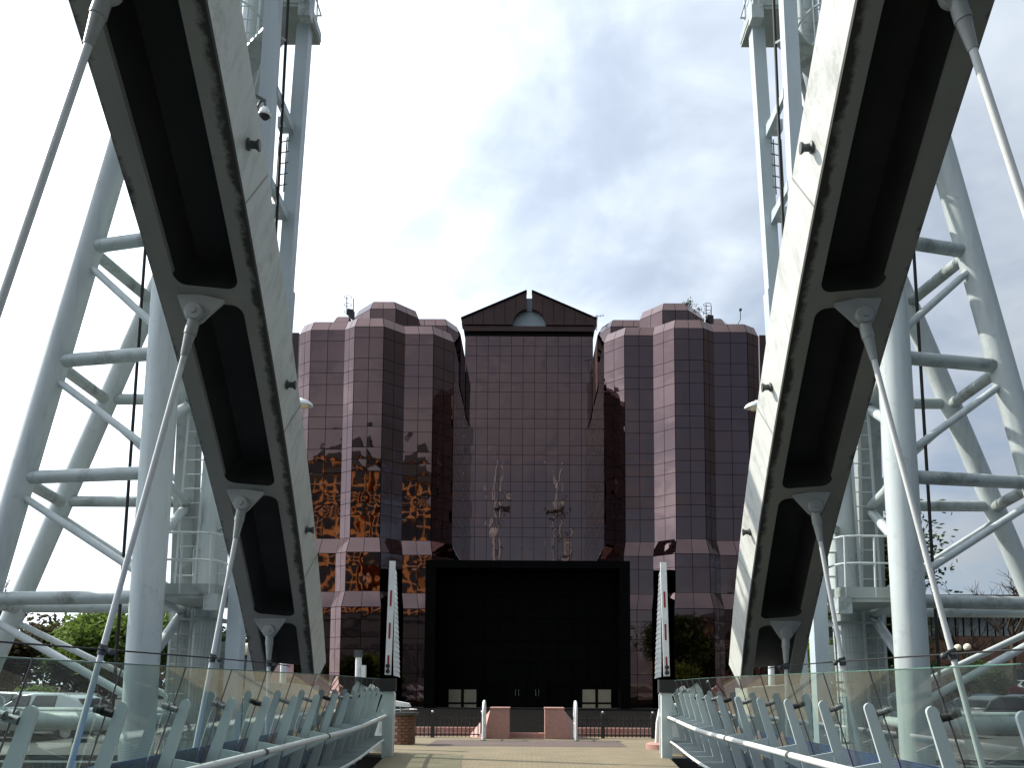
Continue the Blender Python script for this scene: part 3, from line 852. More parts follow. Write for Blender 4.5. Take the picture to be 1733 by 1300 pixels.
    if s < 0:
        # dome camera on a swan-neck bracket
        k = root('dome_camera', 'dome security camera on a bent pipe beside the left mast', 'security camera', A(446, 200, 15.2))
        p0 = A(434, 225, 15.2); p = A(448, 192, 15.2)
        mb = MB(); mb.path([A(434, 262, 15.2), A(434, 215, 15.2), A(436, 180, 15.2), A(441, 171, 15.2), A(447, 169, 15.2), A(449, 180, 15.2)], 0.022, 8); add(mb, 'swan_neck', DARKSTEEL, k, smooth=50)
        mb = MB(); mb.lathe(p, [(0, 0.12), (0.05, 0.12), (0.09, 0.07), (0.10, 0.0), (0.12, -0.01), (0.12, -0.04), (0.10, -0.05)], 18); add(mb, 'housing', WHITE, k, smooth=40)
        mb = MB(); mb.ball(p + Vector((0, 0, -0.04)), 0.085, 14, 8); add(mb, 'dome', BLACK, k, smooth=60)
        mb = MB(); mb.bar(A(430, 160, 15.6), A(449, 171, 15.6), 0.05, 0.05); add(mb, 'bracket', DARKSTEEL, k)
    return r
for s in (-1, 1): make_tower(s)

# ------------------------------------------------------------------ office building
YW, YC = 68.0, 83.5
def build_office():
    r = root('office_building', 'bronze mirror glass office block with faceted bays and a central gable', 'office building', (0, 75, 0))
    panes = []          # (corners p00 p10 p11 p01)
    walls = MB()
    def col(p, q, z0, z1, rows, n, back=True, off0=0.0):
        pass
    def facet(b0, b1, t0, t1, n, fr):
        """quad b0-b1 (bottom) t0-t1 (top); n columns; fr = list of row fractions from the bottom 0..1"""
        nrm = (b1 - b0).cross(t0 - b0).normalized()
        mid = (b0 + b1) / 2
        if nrm.y > 0.02 and abs(nrm.y) > 0.05: nrm = -nrm
        walls.face([b0 + nrm * 0.0, b1, t1, t0])
        for i in range(n):
            for j in range(len(fr) - 1):
                u0, u1, v0, v1 = i / n, (i + 1) / n, fr[j], fr[j + 1]
                P = lambda u, v: lerp(lerp(b0, b1, u), lerp(t0, t1, u), v)
                panes.append((P(u0, v0), P(u1, v0), P(u1, v1), P(u0, v1), nrm))
    # ---- wings (left plan in photo pixels, mirrored)
    plan = [(502, 69.6), (521, 68.75), (579, 68.75), (596, 68.0), (645.5, 68.0), (682, 69.5), (731, 69.5), (766, 71.2)]
    pts = [at(u, 760, y) for u, y in plan]
    pts = [Vector((p.x, p.y, 0)) for p in pts]
    ncol = [2] * 7
    def offset(pl, d):
        """move the plan outward (towards the camera) by d"""
        out = []
        nr = []
        for a, b in zip(pl[:-1], pl[1:]):
            t = (b - a).normalized(); n = Vector((t.y, -t.x, 0))
            if n.y > 0: n = -n
            nr.append(n)
        for i, p in enumerate(pl):
            if i == 0: n = nr[0]
            elif i == len(pl) - 1: n = nr[-1]
            else:
                n = (nr[i - 1] + nr[i]).normalized(); n = n / max(0.5, n.dot(nr[i]))
            out.append(p + n * d)
        return out
    ZW = lambda v: at(600, v, YW).z
    z_top, z_par = ZW(535), ZW(553)
    rows1 = [910, 872, 852, 832, 797, 777, 757, 722, 701.6, 681, 646, 626, 606.5, 571.4, 553]
    rows1 = [910, 891, 872, 835, 815, 795, 759.5, 740, 720, 684, 664, 645, 607, 571.4, 553] if False else rows1
    def tier(pl0, pl1, zs, z0=None, cols=None, sgn=-1):
        zb, zt = zs[0], zs[-1]
        fr = [(z - zb) / (zt - zb) for z in zs]
        for i in range(len(pl0) - 1):
            if (pl0[i + 1] - pl0[i]).length < 0.2: continue
            m = lambda p, z: Vector((p.x * (-sgn), p.y, z))
            facet(m(pl0[i], zb), m(pl0[i + 1], zb), m(pl1[i], zt), m(pl1[i + 1], zt), cols[i] if cols else 2, fr)
    for sg in (-1, 1):
        cols = ncol
        tier(pts, pts, [ZW(v) for v in rows1], cols=cols, sgn=sg)
        inn = offset(pts, -0.45)
        tier(pts, inn, [z_par, z_top], cols=cols, sgn=sg)
        o1 = offset(pts, 0.5); o1[0] = o1[0] + Vector((-0.5, 0, 0))
        o2 = offset(pts, 1.0); o2[0] = o2[0] + Vector((-1.0, 0, 0))
        tier(o1, pts, [ZW(936.5), ZW(910)], cols=cols, sgn=sg)
        tier(o1, o1, [ZW(1002), ZW(959), ZW(936.5)], cols=cols, sgn=sg)
        tier(o2[:-1], o1[:-1], [ZW(1029.5), ZW(1002)], cols=cols, sgn=sg)
        tier(o2[:-1], o2[:-1], [-0.03, ZW(1170), ZW(1140), ZW(1100), ZW(1080), ZW(1050), ZW(1029.5)], cols=cols, sgn=sg)
        # side wall of the court running back to the centre block
        mx = -sg
        pe = pts[-1]; back = Vector((pe.x, YC - 0.1, 0))
        zs = [ZW(v) for v in rows1]; fr = [(z - zs[0]) / (zs[-1] - zs[0]) for z in zs]
        m = lambda p, z: Vector((p.x * mx, p.y, z))
        facet(m(pe, zs[0]), m(back, zs[0]), m(pe, zs[-1]), m(back, zs[-1]), 8, fr)
        cw_ = MB(); xs = sorted((pe.x * mx, (pe.x - 1.2) * mx)); cw_.box((xs[0], pe.y + 0.25, -0.03), (xs[1], YC + 1, zs[0] - 0.01)); add(cw_, 'court_wall', MULLION, r)
        facet(m(pe, z_par), m(back, z_par), m(Vector((pe.x - 0.7, pe.y + .4, 0)), z_top), m(Vector((pe.x - 0.7, YC, 0)), z_top), 8, [0, 1])
        # solid floors and core inside, so no daylight passes through the glazing joints
        co = MB(); xs = sorted((pts[0].x * mx + 0.6 * mx, (pe.x - 1.5) * mx)); co.box((xs[0], 73.5, -0.03), (xs[1], YC + 5.9, z_par - 0.3)); add(co, 'core', MULLION, r)
        # roof deck and outer return
        rf = MB(); poly = [m(p, z_top - 0.02) for p in inn] + [m(Vector((inn[-1].x, YC, 0)), z_top - 0.02), m(Vector((inn[0].x, YC + 6, 0)), z_top - 0.02)]
        rf.face(poly); add(rf, 'roof', BRONZE, r)
        ro = MB(); p0 = pts[0]
        ro.face([m(p0, -0.03), m(Vector((p0.x - 0.3, YC + 6, 0)), -0.03), m(Vector((p0.x - 0.3, YC + 6, 0)), z_par), m(p0, z_par)]); add(ro, 'side_wall', BRONZE, r)
        # upper set-back tiers: penthouse octagon and two lower ones
        def octo(us, y0, dep, v_bot, v_mid, v_top, cols_):
            q = [at(u, v_mid, y0 + dy) for u, dy in zip(us, dep)]; q = [Vector((p.x, p.y, 0)) for p in q]
            zb, zm, zt = at(650, v_bot, y0).z, at(650, v_mid, y0).z, at(650, v_top, y0).z
            tier(q, q, [zb, zm], cols=cols_, sgn=sg)
            qi = offset(q, -0.45); tier(q, qi, [zm, zt], cols=cols_, sgn=sg)
            rr = MB(); rr.face([m(p, zt - 0.02) for p in qi] + [m(qi[-1] + Vector((0, 6, 0)), zt - 0.02), m(qi[0] + Vector((0, 6, 0)), zt - 0.02)]); add(rr, 'roof', BRONZE, r)
            sd = MB(); 
            for k in (0, -1): sd.face([m(q[k], zb), m(q[k] + Vector((0, 6, 0)), zb), m(q[k] + Vector((0, 6, 0)), zm), m(q[k], zm)])
            add(sd, 'side_wall', BRONZE, r)
        octo((600, 627, 670, 709), 71.5, (2.0, 0, 0, 2.0), 560, 523, 507, (2, 2, 2))
        octo((549, 565, 590), 73.0, (1.6, 0, 0), 560, 546, 533, (1, 1))
        octo((700, 757, 780), 75.0, (0, 0, 2.0), 640, 551, 536, (3, 1))
        # dark flank block beyond the wing
        fb = MB(); xa, xb = at(440, 563, 80).x, at(506, 563, 80).x; zt = at(495, 563, 80).z
        xs = sorted((xa * mx, xb * mx)); fb.box((xs[0], 80, -0.03), (xs[1], 95, zt)); add(fb, 'flank_block', BRONZE, r)
    # ---- centre block
    ZC = lambda v: at(893, v, YC).z
    xl = pts[-1].x; 
    rows = [950]; pat = [28.8, 16.3, 16.3]; v = 576.0; up = [569.5, 586.2, 602.8]
    seq = [up[2]]; k = 0
    while seq[-1] < 930: seq.append(seq[-1] + pat[k % 3]); k += 1
    rows = up[:2] + seq; rows = [x for x in rows if x < 938] + [950]
    zs = [ZC(x) for x in rows][::-1]; fr = [(z - zs[0]) / (zs[-1] - zs[0]) for z in zs]
    facet(Vector((xl, YC, zs[0])), Vector((-xl, YC, zs[0])), Vector((xl, YC, zs[-1])), Vector((-xl, YC, zs[-1])), 11, fr)
    cbk = MB(); cbk.box((xl, YC + 0.05, -0.03), (-xl, YC + 1, zs[0] - 0.01)); add(cbk, 'court_wall', MULLION, r)
    # cornice band
    cb = MB(); z0, z1 = ZC(568), ZC(556)
    cb.box((xl, YC - 0.1, z0), (-xl, YC + 2, z0 + 0.25)); add(cb, 'cornice', MULLION, r)
    cb = MB(); cb.box((xl - 0.1, YC - 0.35, z0 + 0.32), (-xl + 0.1, YC + 2, z1 + 0.1)); add(cb, 'cornice', BRONZE, r)
    cb = MB(); cb.box((xl - 0.05, YC + 0.2, z0 + 0.2), (-xl + 0.05, YC + 2, z1 + 0.4)); add(cb, 'cornice', MULLION, r)
    # gable: two halves split by a slot, with a half-round light
    zb, zc, za = ZC(553), ZC(544), ZC(497)
    xe = at(782, 545, YC).x; rad = 29 / F * YC; sw = 4.6 / F * YC
    for sx in (-1, 1):
        poly = [Vector((sx * -xe, YC - 0.5, zb)), Vector((sx * -xe, YC - 0.5, zc)), Vector((sx * sw, YC - 0.5, za)), ]
        arc = [Vector((sx * rad * math.cos(t), YC - 0.5, zb + rad * math.sin(t))) for t in [math.pi / 2 * k / 10 for k in range(10, -1, -1)] if rad * math.cos(t) >= sw]
        poly += [Vector((sx * sw, YC - 0.5, zb + math.sqrt(rad * rad - sw * sw)))] + arc
        gm = MB(); gm.prism(poly, (0, 1.2, 0)); add(gm, 'gable', BRONZE, r)
        # vertical panel joints on the gable
        for k in range(1, 6):
            x = sx * lerp(sw, -xe, k / 6.0); zt_ = lerp(za, zc, k / 6.0)
            zl_ = zb if abs(x) > rad else zb + math.sqrt(rad * rad - x * x)
            j = MB(); j.box((x - 0.02, YC - 0.512, zl_ + 0.05), (x + 0.02, YC - 0.49, zt_ - 0.1)); add(j, 'panel_joint', MULLION, r)
        cp = MB(); cp.bar(Vector((sx * -xe * 1.01, YC - 0.2, zc + 0.06)), Vector((sx * sw, YC - 0.2, za + 0.06)), 0.9, 0.12); add(cp, 'coping', MULLION, r)
        # sloped roof behind the gable
        rb = MB(); rb.face([(sx * -xe, YC, zc - 0.1), (sx * sw, YC, za - 0.1), (sx * sw, YC + 10, za - 0.1), (sx * -xe, YC + 10, zc - 0.1)]); add(rb, 'roof', BRONZE, r)
    lu = MB(); poly = [Vector((rad * math.cos(t), YC + 0.1, zb + rad * math.sin(t))) for t in [math.pi * k / 20 for k in range(21)]]
    lu.prism(poly, (0, 0.2, 0)); add(lu, 'lunette_window', GREYGL, r)
    sl = MB(); sl.box((-sw, YC + 0.1, zb + rad - 0.1), (sw, YC + 0.3, za - 0.45)); add(sl, 'gable_slot', GREYGL, r)
    # ---- entrance porch
    YP = 66.0; xp = at(719, 1050, YP).x; zp = at(893, 949, YP).z
    pm = MB(); pm.box((xp, YP, zp - 0.6), (-xp, YC - 0.1, zp)); add(pm, 'porch_roof', PORCHG, r)
    for sx in (-1, 1):
        pm = MB(); xs = sorted((sx * xp, sx * (xp + 0.8))); pm.box((xs[0], YP + 0.02, -0.03), (xs[1], YC, zp - 0.6)); add(pm, 'porch_wall', PORCHG, r)
    bw = MB(); bw.box((xp + 0.81, YP + 3.000, -0.03), (-xp - 0.81, YP + 3.400, zp - 0.61)); bk = add(bw, 'porch_screen', PORCHG, r)
    # glazing bars of the porch screen
    for k in range(1, 12):
        x = lerp(xp + 0.8, -xp - 0.8, k / 12); j = MB(); j.box((x - 0.05, YP + 2.900, 0), (x + 0.05, YP + 2.980, zp - 0.65)); add(j, 'glazing_bar', PORCHG, bk)
    for k in range(1, 6):
        z = lerp(0, zp - 0.6, k / 6); j = MB(); j.box((xp + 0.82, YP + 2.860, z - 0.05), (-xp - 0.82, YP + 2.895, z + 0.05)); add(j, 'glazing_bar', PORCHG, bk)
    # entrance windows with pale blinds
    for u0, u1 in ((759, 806), (986, 1034)):
        wr = MB(); a, b = at(u0, 1204, YP + 2.500), at(u1, 1168, YP + 2.500)
        wr.box((a.x - 0.1, YP + 2.600, a.z - 0.1), (b.x + 0.1, YP + 2.850, b.z + 0.1)); w = add(wr, 'entrance_window', MULLION, r)
        xm, zm = (a.x + b.x) / 2, lerp(a.z, b.z, 0.36)
        for xx0, xx1 in ((a.x, xm - 0.12), (xm + 0.12, b.x)):
            for zz0, zz1 in ((a.z, zm - 0.08), (zm + 0.08, b.z)):
                p = MB(); p.box((xx0, YP + 2.570, zz0), (xx1, YP + 2.595, zz1)); add(p, 'pane', CREAMW, w)
    # entrance doors
    for k in range(4):
        x = -1.6 + 0.8 * k
        d = MB(); d.box((x + 0.03, YP + 2.600, 0), (x + 0.77, YP + 2.750, 2.4)); dd = add(d, 'door', PORCHG, r)
        h = MB(); h.tube((x + (0.68 if k % 2 == 0 else 0.12), YP + 2.550, 0.9), (x + (0.68 if k % 2 == 0 else 0.12), YP + 2.550, 1.4), 0.02, n=8); add(h, 'handle', CHROME, dd)
    add(walls, 'glazing_backing', MULLION, r, recalc=False)
    # ---- panes: slightly pillowed sheets, each with its own small tilt
    rnd = random.Random(3)
    NG = 5
    def pane_mesh(pn, mb):
        p00, p10, p11, p01, n = pn
        n = n if n.y < 0 or abs(n.y) < 0.05 else -n
        if abs(n.y) < 0.05: n = Vector((-1 if p00.x > 0 else 1, 0, 0))
        wid = (p10 - p00).length; hei = (p01 - p00).length
        gu, gv = min(0.1, 0.02 / wid), min(0.1, 0.02 / hei)
        bul = rnd.gauss(0.002, 0.0045) * min(1.2, wid); tx, ty = rnd.gauss(0, 0.003), rnd.gauss(0, 0.003)
        tw = rnd.gauss(0, 0.004)
        i = len(mb.v)
        for a in range(NG):
            for b in range(NG):
                u = gu + (1 - 2 * gu) * a / (NG - 1); v = gv + (1 - 2 * gv) * b / (NG - 1)
                q = lerp(lerp(p00, p10, u), lerp(p01, p11, u), v)
                hgt = 0.03 + bul * math.sin(math.pi * u) * math.sin(math.pi * v) + tx * (u - .5) * wid + ty * (v - .5) * hei + tw * (u - .5) * (v - .5)
                mb.v.append(q + n * hgt)
        for a in range(NG - 1):
            for b in range(NG - 1):
                mb.f.append([i + a * NG + b, i + (a + 1) * NG + b, i + (a + 1) * NG + b + 1, i + a * NG + b + 1])
    def area(pn):
        n = pn[4].normalized(); c = (pn[0] + pn[2]) / 2 - EYE
        return abs((pn[1] - pn[0]).cross(pn[3] - pn[0]).dot(c.normalized())) / c.length_squared
    def shown(pn):
        c = (pn[0] + pn[2]) / 2; e = CR.transposed() @ (c - EYE)
        u, v = PU - F * e.x / e.z, PV + F * e.y / e.z
        return 500 < u < 1290 and (v < 950 or not 715 < u < 1078) and v < 1010
    order = sorted(panes, key=lambda p: area(p) if shown(p) else 0, reverse=True)
    for pn in order[:300]:
        mb = MB(); pane_mesh(pn, mb); add(mb, 'pane', MIRROR, r, recalc=False, smooth=80)
    mb = MB()
    for pn in order[300:]: pane_mesh(pn, mb)
    add(mb, 'pane', MIRROR, r, recalc=False, smooth=80, kind='stuff')
    return r, ZC
office, ZC = build_office()

# ------------------------------------------------------------------ roof-top bits
def roof_hoops(u, y, v0, v1, side):
    p, q = at(u, v1, y), at(u, v0, y)
    r = root('roof_ladder_cage', 'small hooped ladder cage on the roof of the %s wing' % side, 'ladder', p, 'ladder cages on the roof')
    mb = MB(); mb.bar(p, q, 0.07, 0.07, (0, 1, 0)); mb.bar(p + Vector((0.5, 0.3, 0)), q + Vector((0.5, 0.3, 0)), 0.07, 0.07, (0, 1, 0)); add(mb, 'stile', DARKSTEEL, r)
    for t in (0.15, 0.55, 0.98):
        c = lerp(p, q, t); hm = MB()
        hm.path([c + Vector((0.1 + 0.33 * math.cos(R(a)), 0.33 * math.sin(R(a)), 0)) for a in range(0, 360, 30)], 0.024, 6, True); add(hm, 'hoop', DARKSTEEL, r)
    mb = MB(); mb.prism([p + Vector((0.0, -0.2, 0.1)), p + Vector((0.6, -0.2, -0.5)), p + Vector((0.6, -0.2, 0.4)), p + Vector((0.1, -0.2, 0.5))], (0, 0.6, 0)); add(mb, 'base_box', BLACK, r)
roof_hoops(587, 71, 502, 533, 'left'); roof_hoops(1195, 71, 515, 543, 'right')
def aerial(u, y, v0, v1, lab, cross):
    p, q = at(u, v1, y), at(u, v0, y)
    r = root('roof_aerial', lab, 'aerial', p)
    mb = MB(); mb.tube(p, q, 0.035, n=6); add(mb, 'pole', DARKSTEEL, r)
    mb = MB()
    if cross:
        a = lerp(p, q, 0.9); mb.tube(a + Vector((-0.5, 0, -0.1)), a + Vector((0.7, 0, 0.12)), 0.025, n=6)
        for k in range(5): c = a + Vector((-0.4 + 0.25 * k, 0, -0.08 + .05 * k)); mb.tube(c + Vector((0, -0.25, 0)), c + Vector((0, 0.25, 0)), 0.015, n=5)
    else:
        mb.ball(q, 0.14, 8, 6); mb.tube(p, p + Vector((-0.45, 0, -0.8)), 0.03, n=6)
    add(mb, 'antenna', DARKSTEEL, r)
aerial(1010, 78, 533, 560, 'television aerial on the roof right of the gable', True)
aerial(1253, 70, 524, 541, 'thin mast with a round head on the right wing roof', False)
def roof_plant():
    p = at(1166, 519, 72.5)
    r = root('roof_shrub', 'small green shrub growing at the top corner of the right wing', 'shrub', p)
    rnd = random.Random(5); mb = MB()
    for k in range(160):
        c = p + Vector((rnd.gauss(0, 0.28), rnd.gauss(0, .2), 0.1 + abs(rnd.gauss(0.1, 0.22))))
        if k % 3 == 0: c = p + Vector((0.75 + rnd.gauss(0, 0.3), rnd.gauss(0, .15), -0.35 + rnd.gauss(0, 0.2)))
        a = Vector((rnd.gauss(0, 1), rnd.gauss(0, 1), rnd.gauss(0, 1))).normalized() * 0.1; b = a.orthogonal().normalized() * 0.07
        mb.face([c - a, c + b, c + a, c - b])
    add(mb, 'foliage', LEAFD, r, recalc=False)
    mb = MB(); mb.tube(p + Vector((0, 0, -0.3)), p + Vector((0.05, 0, 0.3)), 0.04, 0.02, 6); add(mb, 'stem', BARK, r)
roof_plant()

# ------------------------------------------------------------------ plaza furniture
YF = 28.4
def pillar(s, lab):
    r = root('granite_pillar', lab, 'pillar', (0.95 * s, 28.3, 0), 'pillars of the entrance path')
    mb = MB()
    pts = [(-0.42, 0), (0.42, 0), (0.42, 0.95), (-0.42, 0.95)]
    cx = s * 1.0
    # splayed side: wider at the foot on the outer side, as a buttress
    o = 0.55
    f = lambda x, y, z: Vector((cx + s * x, y, z))
    mb.hexa([f(-0.42, 27.9, -0.03), f(0.42, 27.9, -0.03), f(0.42 + o, 29.0, -0.03), f(-0.42, 29.0, -0.03), f(-0.42, 27.9, 0.95), f(0.42 * 0.45, 27.9, 0.95), f(0.42 * 0.45, 29.0, 0.95), f(-0.42, 29.0, 0.95)])
    add(mb, 'block', PINK, r)
    mb = MB(); mb.hexa([f(-0.44, 27.88, 0.952), f(0.42 * 0.45 + 0.02, 27.88, 0.952), f(0.42 * 0.45 + 0.02, 29.02, 0.952), f(-0.44, 29.02, 0.952), f(-0.44, 27.88, 0.99), f(0.42 * 0.45 + 0.02, 27.88, 0.99), f(0.42 * 0.45 + 0.02, 29.02, 0.99), f(-0.44, 29.02, 0.99)]); add(mb, 'cap', PINK, r)
pillar(-1, 'pink granite pillar left of the entrance path'); pillar(1, 'pink granite pillar right of the entrance path')
st = MB(); st.box((-0.55, 28.3, -0.03), (0.55, 28.7, 0.15)); single(st, 'entrance_step', PINK, 'low pink granite step between the two granite pillars', 'step', (0, 28.5, 0))

def hoop(u, lab):
    x = at(u, 1220, 27.6).x
    r = root('hoop_rail', lab, 'hoop rail', (x, 27.6, 0), 'white hoops on the plaza')
    mb = MB(); pts = [Vector((x, 26.9, -0.02))] + [Vector((x, 27.35 - 0.45 * math.cos(R(a)), 0.82 + 0.38 * math.sin(R(a)))) for a in range(0, 181, 15)] + [Vector((x, 27.8, -0.02))]
    mb.path(pts, 0.045, 10); add(mb, 'hoop', WHITE, r, smooth=50)
    mb = MB(); mb.path([Vector((x, 26.92, 0.5)), Vector((x, 27.78, 0.5))], 0.03, 8); add(mb, 'cross_bar', WHITE, r, smooth=50)
    for y in (26.9, 27.8):
        mb = MB(); mb.tube((x, y, -0.01), (x, y, 0.02), 0.09, n=12); add(mb, 'base_plate', CHROME, r, smooth=40)
hoop(820, 'white hoop rail beside the left granite pillar'); hoop(973, 'white hoop rail beside the right granite pillar')
def curved_gate(u, lab):
    x = at(u, 1220, 23.8).x
    r = root('curved_rail', lab, 'rail', (x, 23.8, 0))
    for k, dx in enumerate((0.0, 0.2)):
        mb = MB(); mb.path([Vector((x + dx, 23.8, 0.16)), Vector((x + dx + 0.03, 23.8, 0.7)), Vector((x + dx + 0.1, 23.8, 1.05)), Vector((x + dx + 0.22, 23.8, 1.18)), Vector((x + dx + 0.45, 23.85, 1.2))], 0.05, 8); add(mb, 'bent_tube', WHITE, r, smooth=50)
    mb = MB(); mb.lathe((x + 0.2, 23.8, -0.02), [(0, 0), (0.5, 0), (0.5, 0.14), (0.42, 0.18), (0, 0.18)], 20); add(mb, 'stone_base', PINK, r, smooth=40)
curved_gate(1111, 'bent white tube rail on a round stone base at the right deck end')

def fence(u0, u1, lab):
    xa, xb = at(u0, 1240, YF).x, at(u1, 1240, YF).x
    r = root('railing_fence', lab, 'fence', ((xa + xb) / 2, YF, 0), 'black railings before the office building')
    n = int((xb - xa) / 0.135); mb0 = None
    for k in range(n + 1):
        x = lerp(xa, xb, k / n)
        if k % 12 == 6:
            p = MB(); p.box((x - 0.06, YF - 0.06, 0), (x + 0.06, YF + 0.06, 0.78)); o = add(p, 'post', BLACK, r)
            b = MB(); b.ball((x, YF, 0.83), 0.05, 8, 6); add(b, 'finial', CHROME, o, smooth=60)
        else:
            p = MB(); p.tube((x, YF, 0.02), (x, YF, 0.68), 0.017, n=6); add(p, 'baluster', BLACK, r)
    for z in (0.08, 0.58):
        p = MB(); p.box((xa, YF - 0.018, z), (xb, YF + 0.018, z + 0.035)); add(p, 'rail', BLACK, r)
fence(690, 816, 'black railing fence left of the entrance path'); fence(978, 1105, 'black railing fence right of the entrance path')
for u0, u1, lab in ((690, 838, 'low pink granite wall behind the left railings'), (952, 1105, 'low pink granite wall behind the right railings')):
    xa, xb = at(u0, 1240, 29.1).x, at(u1, 1240, 29.1).x
    r = root('low_wall', lab, 'wall', ((xa + xb) / 2, 29.1, 0), 'low walls behind the railings')
    n = 6
    for k in range(n):
        p = MB(); x0, x1 = lerp(xa, xb, k / n) + 0.006, lerp(xa, xb, (k + 1) / n) - 0.006
        p.box((x0, 29.45, -0.02), (x1, 29.8, 0.27)); add(p, 'stone', PINK, r)
FORE = plain('forecourt_setts_painted_shade', (0.010, 0.0095, 0.009), 0.95, 0, 0.35, 2.5, 0.0, 0.0, 12)  # near-black colour stands in for the building's shade over the paving
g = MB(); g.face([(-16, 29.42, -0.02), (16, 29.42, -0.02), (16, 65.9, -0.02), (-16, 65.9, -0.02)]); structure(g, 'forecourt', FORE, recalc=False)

# brick pier with a floodlight on it, left of the fence
def brick_pier():
    c = at(683, 1215, 25.2); x = c.x
    r = root('brick_pier', 'round brick pier with a pale stone rim by the left deck end', 'pier', (x, 25.2, 0))
    z0 = 0.0
    for j in range(9):
        for k in range(10):
            a = 2 * math.pi * (k + 0.5 * (j % 2)) / 10
            p = MB(); w = 0.095
            q = [(math.cos(a + s_ * 0.285) * rr, math.sin(a + s_ * 0.285) * rr) for s_, rr in ((-1, 0.24), (1, 0.24), (1, 0.35), (-1, 0.35))]
            p.hexa([(x + px, 25.2 + py, 0.0 + j * 0.09 + 0.006) for px, py in q] + [(x + px, 25.2 + py, (j + 1) * 0.09 - 0.006) for px, py in q]); add(p, 'brick', BRICK, r)
    mb = MB(); mb.lathe((x, 25.2, 0), [(0, -0.03), (0.325, -0.03), (0.325, 0.82), (0, 0.82)], 20); add(mb, 'core', BLACK, r)
    mb = MB(); mb.lathe((x, 25.2, 0.82), [(0, 0), (0.40, 0), (0.44, 0.05), (0.44, 0.09), (0, 0.09)], 24); add(mb, 'rim', DARKSTEEL, r, smooth=40)
    f = root('floodlight', 'white floodlight on the round brick pier', 'floodlight', (x, 25.2, 0.91))
    mb = MB(); mb.path([(x - 0.1, 25.2, 0.91), (x - 0.1, 25.2, 1.08), (x + 0.12, 25.2, 1.1)], 0.02, 6); add(mb, 'yoke', CHROME, f)
    mb = MB(); mb.hexa([(x - 0.5, 25.05, 1.1), (x + 0.2, 25.05, 1.06), (x + 0.2, 25.4, 1.06), (x - 0.5, 25.4, 1.1), (x - 0.45, 25.05, 1.28), (x + 0.15, 25.05, 1.17), (x + 0.15, 25.4, 1.17), (x - 0.45, 25.4, 1.28)]); add(mb, 'lamp_body', WHITE, f)
    mb = MB(); mb.path([(x + 0.4 * math.cos(R(a)), 25.2 + 0.4 * math.sin(R(a)), 0.99) for a in range(0, 360, 24)], 0.012, 6, True); add(mb, 'guard_ring', CHROME, f)
brick_pier()

def signal_post():
    p = at(605, 1200, 23.5); z = at(605, 1101, 23.5).z; zh = at(605, 1113, 23.5).z
    r = root('signal_post', 'white post with a dark square head behind the left fins', 'post', (p.x, 23.5, 0))
    mb = MB(); mb.tube((p.x, 23.5, -0.03), (p.x, 23.5, zh), 0.085, n=16); add(mb, 'pole', WHITE, r, smooth=50)
    mb = MB(); mb.box((p.x - 0.11, 23.4, zh), (p.x + 0.10, 23.62, z)); add(mb, 'head', DARKSTEEL, r)
    mb = MB(); mb.box((p.x + 0.09, 23.42, zh - 0.85), (p.x + 0.2, 23.6, zh - 0.22)); add(mb, 'side_box', WHITE, r)
signal_post()

# raised barrier booms with folded skirts
def boom(s):
    Yb = 20.6
    pv = [at(658, 1140, Yb), at(666, 951, Yb)]
    r = root('barrier_boom', 'raised white barrier boom with red stripes at the %s deck end' % ('left' if s < 0 else 'right'), 'barrier', mir(Vector((pv[0].x, Yb, 0)), s), 'raised barrier booms')
    p, q = (at(656.5, 1143, Yb), at(664.5, 950, Yb))
    mb = MB(); mb.bar(mir(p, s), mir(q, s), 0.145, 0.06, (0, 1, 0)); bo = add(mb, 'boom_arm', WHITE, r)
    for t0, t1 in ((0.03, 0.17), (0.315, 0.455), (0.60, 0.74)):
        a, b = lerp(p, q, t0), lerp(p, q, t1); rm = MB()
        o = Vector((0.0, -0.034, 0)); rm.bar(mir(a + o, s), mir(b + o, s), 0.045, 0.008, (0, 1, 0)); add(rm, 'red_stripe', RED, bo)
    # skirt: thin hanging slats folded beside the arm
    n = 22
    a0, b0 = at(669, 1142, Yb), at(666.5, 960, Yb)
    d = (q - p).normalized()
    for k in range(n):
        t = (k + 0.5) / n; c = lerp(at(671.5, 1146, Yb + 0.05), at(670.2, 965, Yb + 0.05), t)
        w = lerp(0.16, 0.05, max(0, (t - 0.15) / 0.85))
        sl = MB(); sl.hexa([mir(c + Vector(p_), s) for p_ in ((-w / 2, 0, -0.03), (w / 2, 0, -0.075), (w / 2, 0.012, -0.075), (-w / 2, 0.012, -0.03), (-w / 2, 0.012, 0.085), (w / 2 - 0.025, 0.012, 0.04), (w / 2 - 0.025, 0.024, 0.04), (-w / 2, 0.024, 0.085))]); add(sl, 'skirt_slat', LAMPGREY, r)
    hs = MB(); h0 = at(659, 1152, Yb)
    x0, x1 = sorted((mir(Vector((h0.x - 0.20, 0, 0)), s).x, mir(Vector((h0.x + 0.16, 0, 0)), s).x))
    hs.box((x0, Yb - 0.12, 1.55), (x1, Yb + 0.16, 1.86)); add(hs, 'hinge_housing', BLACK, r)
    ps = MB(); ps.box((x0 + 0.06, Yb - 0.08, -0.02), (x1 - 0.06, Yb + 0.12, 1.55)); add(ps, 'boom_post', FIN, r)
    fl = MB(); c = lerp(p, q, 0.02) + Vector((0, -0.06, 0))
    for dz in (0, 0.13): fl.lathe(mir(c + Vector((0, 0, 0.03 + dz)), s), [(0, -0.03), (0.05, -0.03), (0.05, 0.03), (0, 0.03)], 12, Vector((0, 1, 0)))
    add(fl, 'pivot_bolt', BLACK, r, smooth=40)
for s in (-1, 1): boom(s)

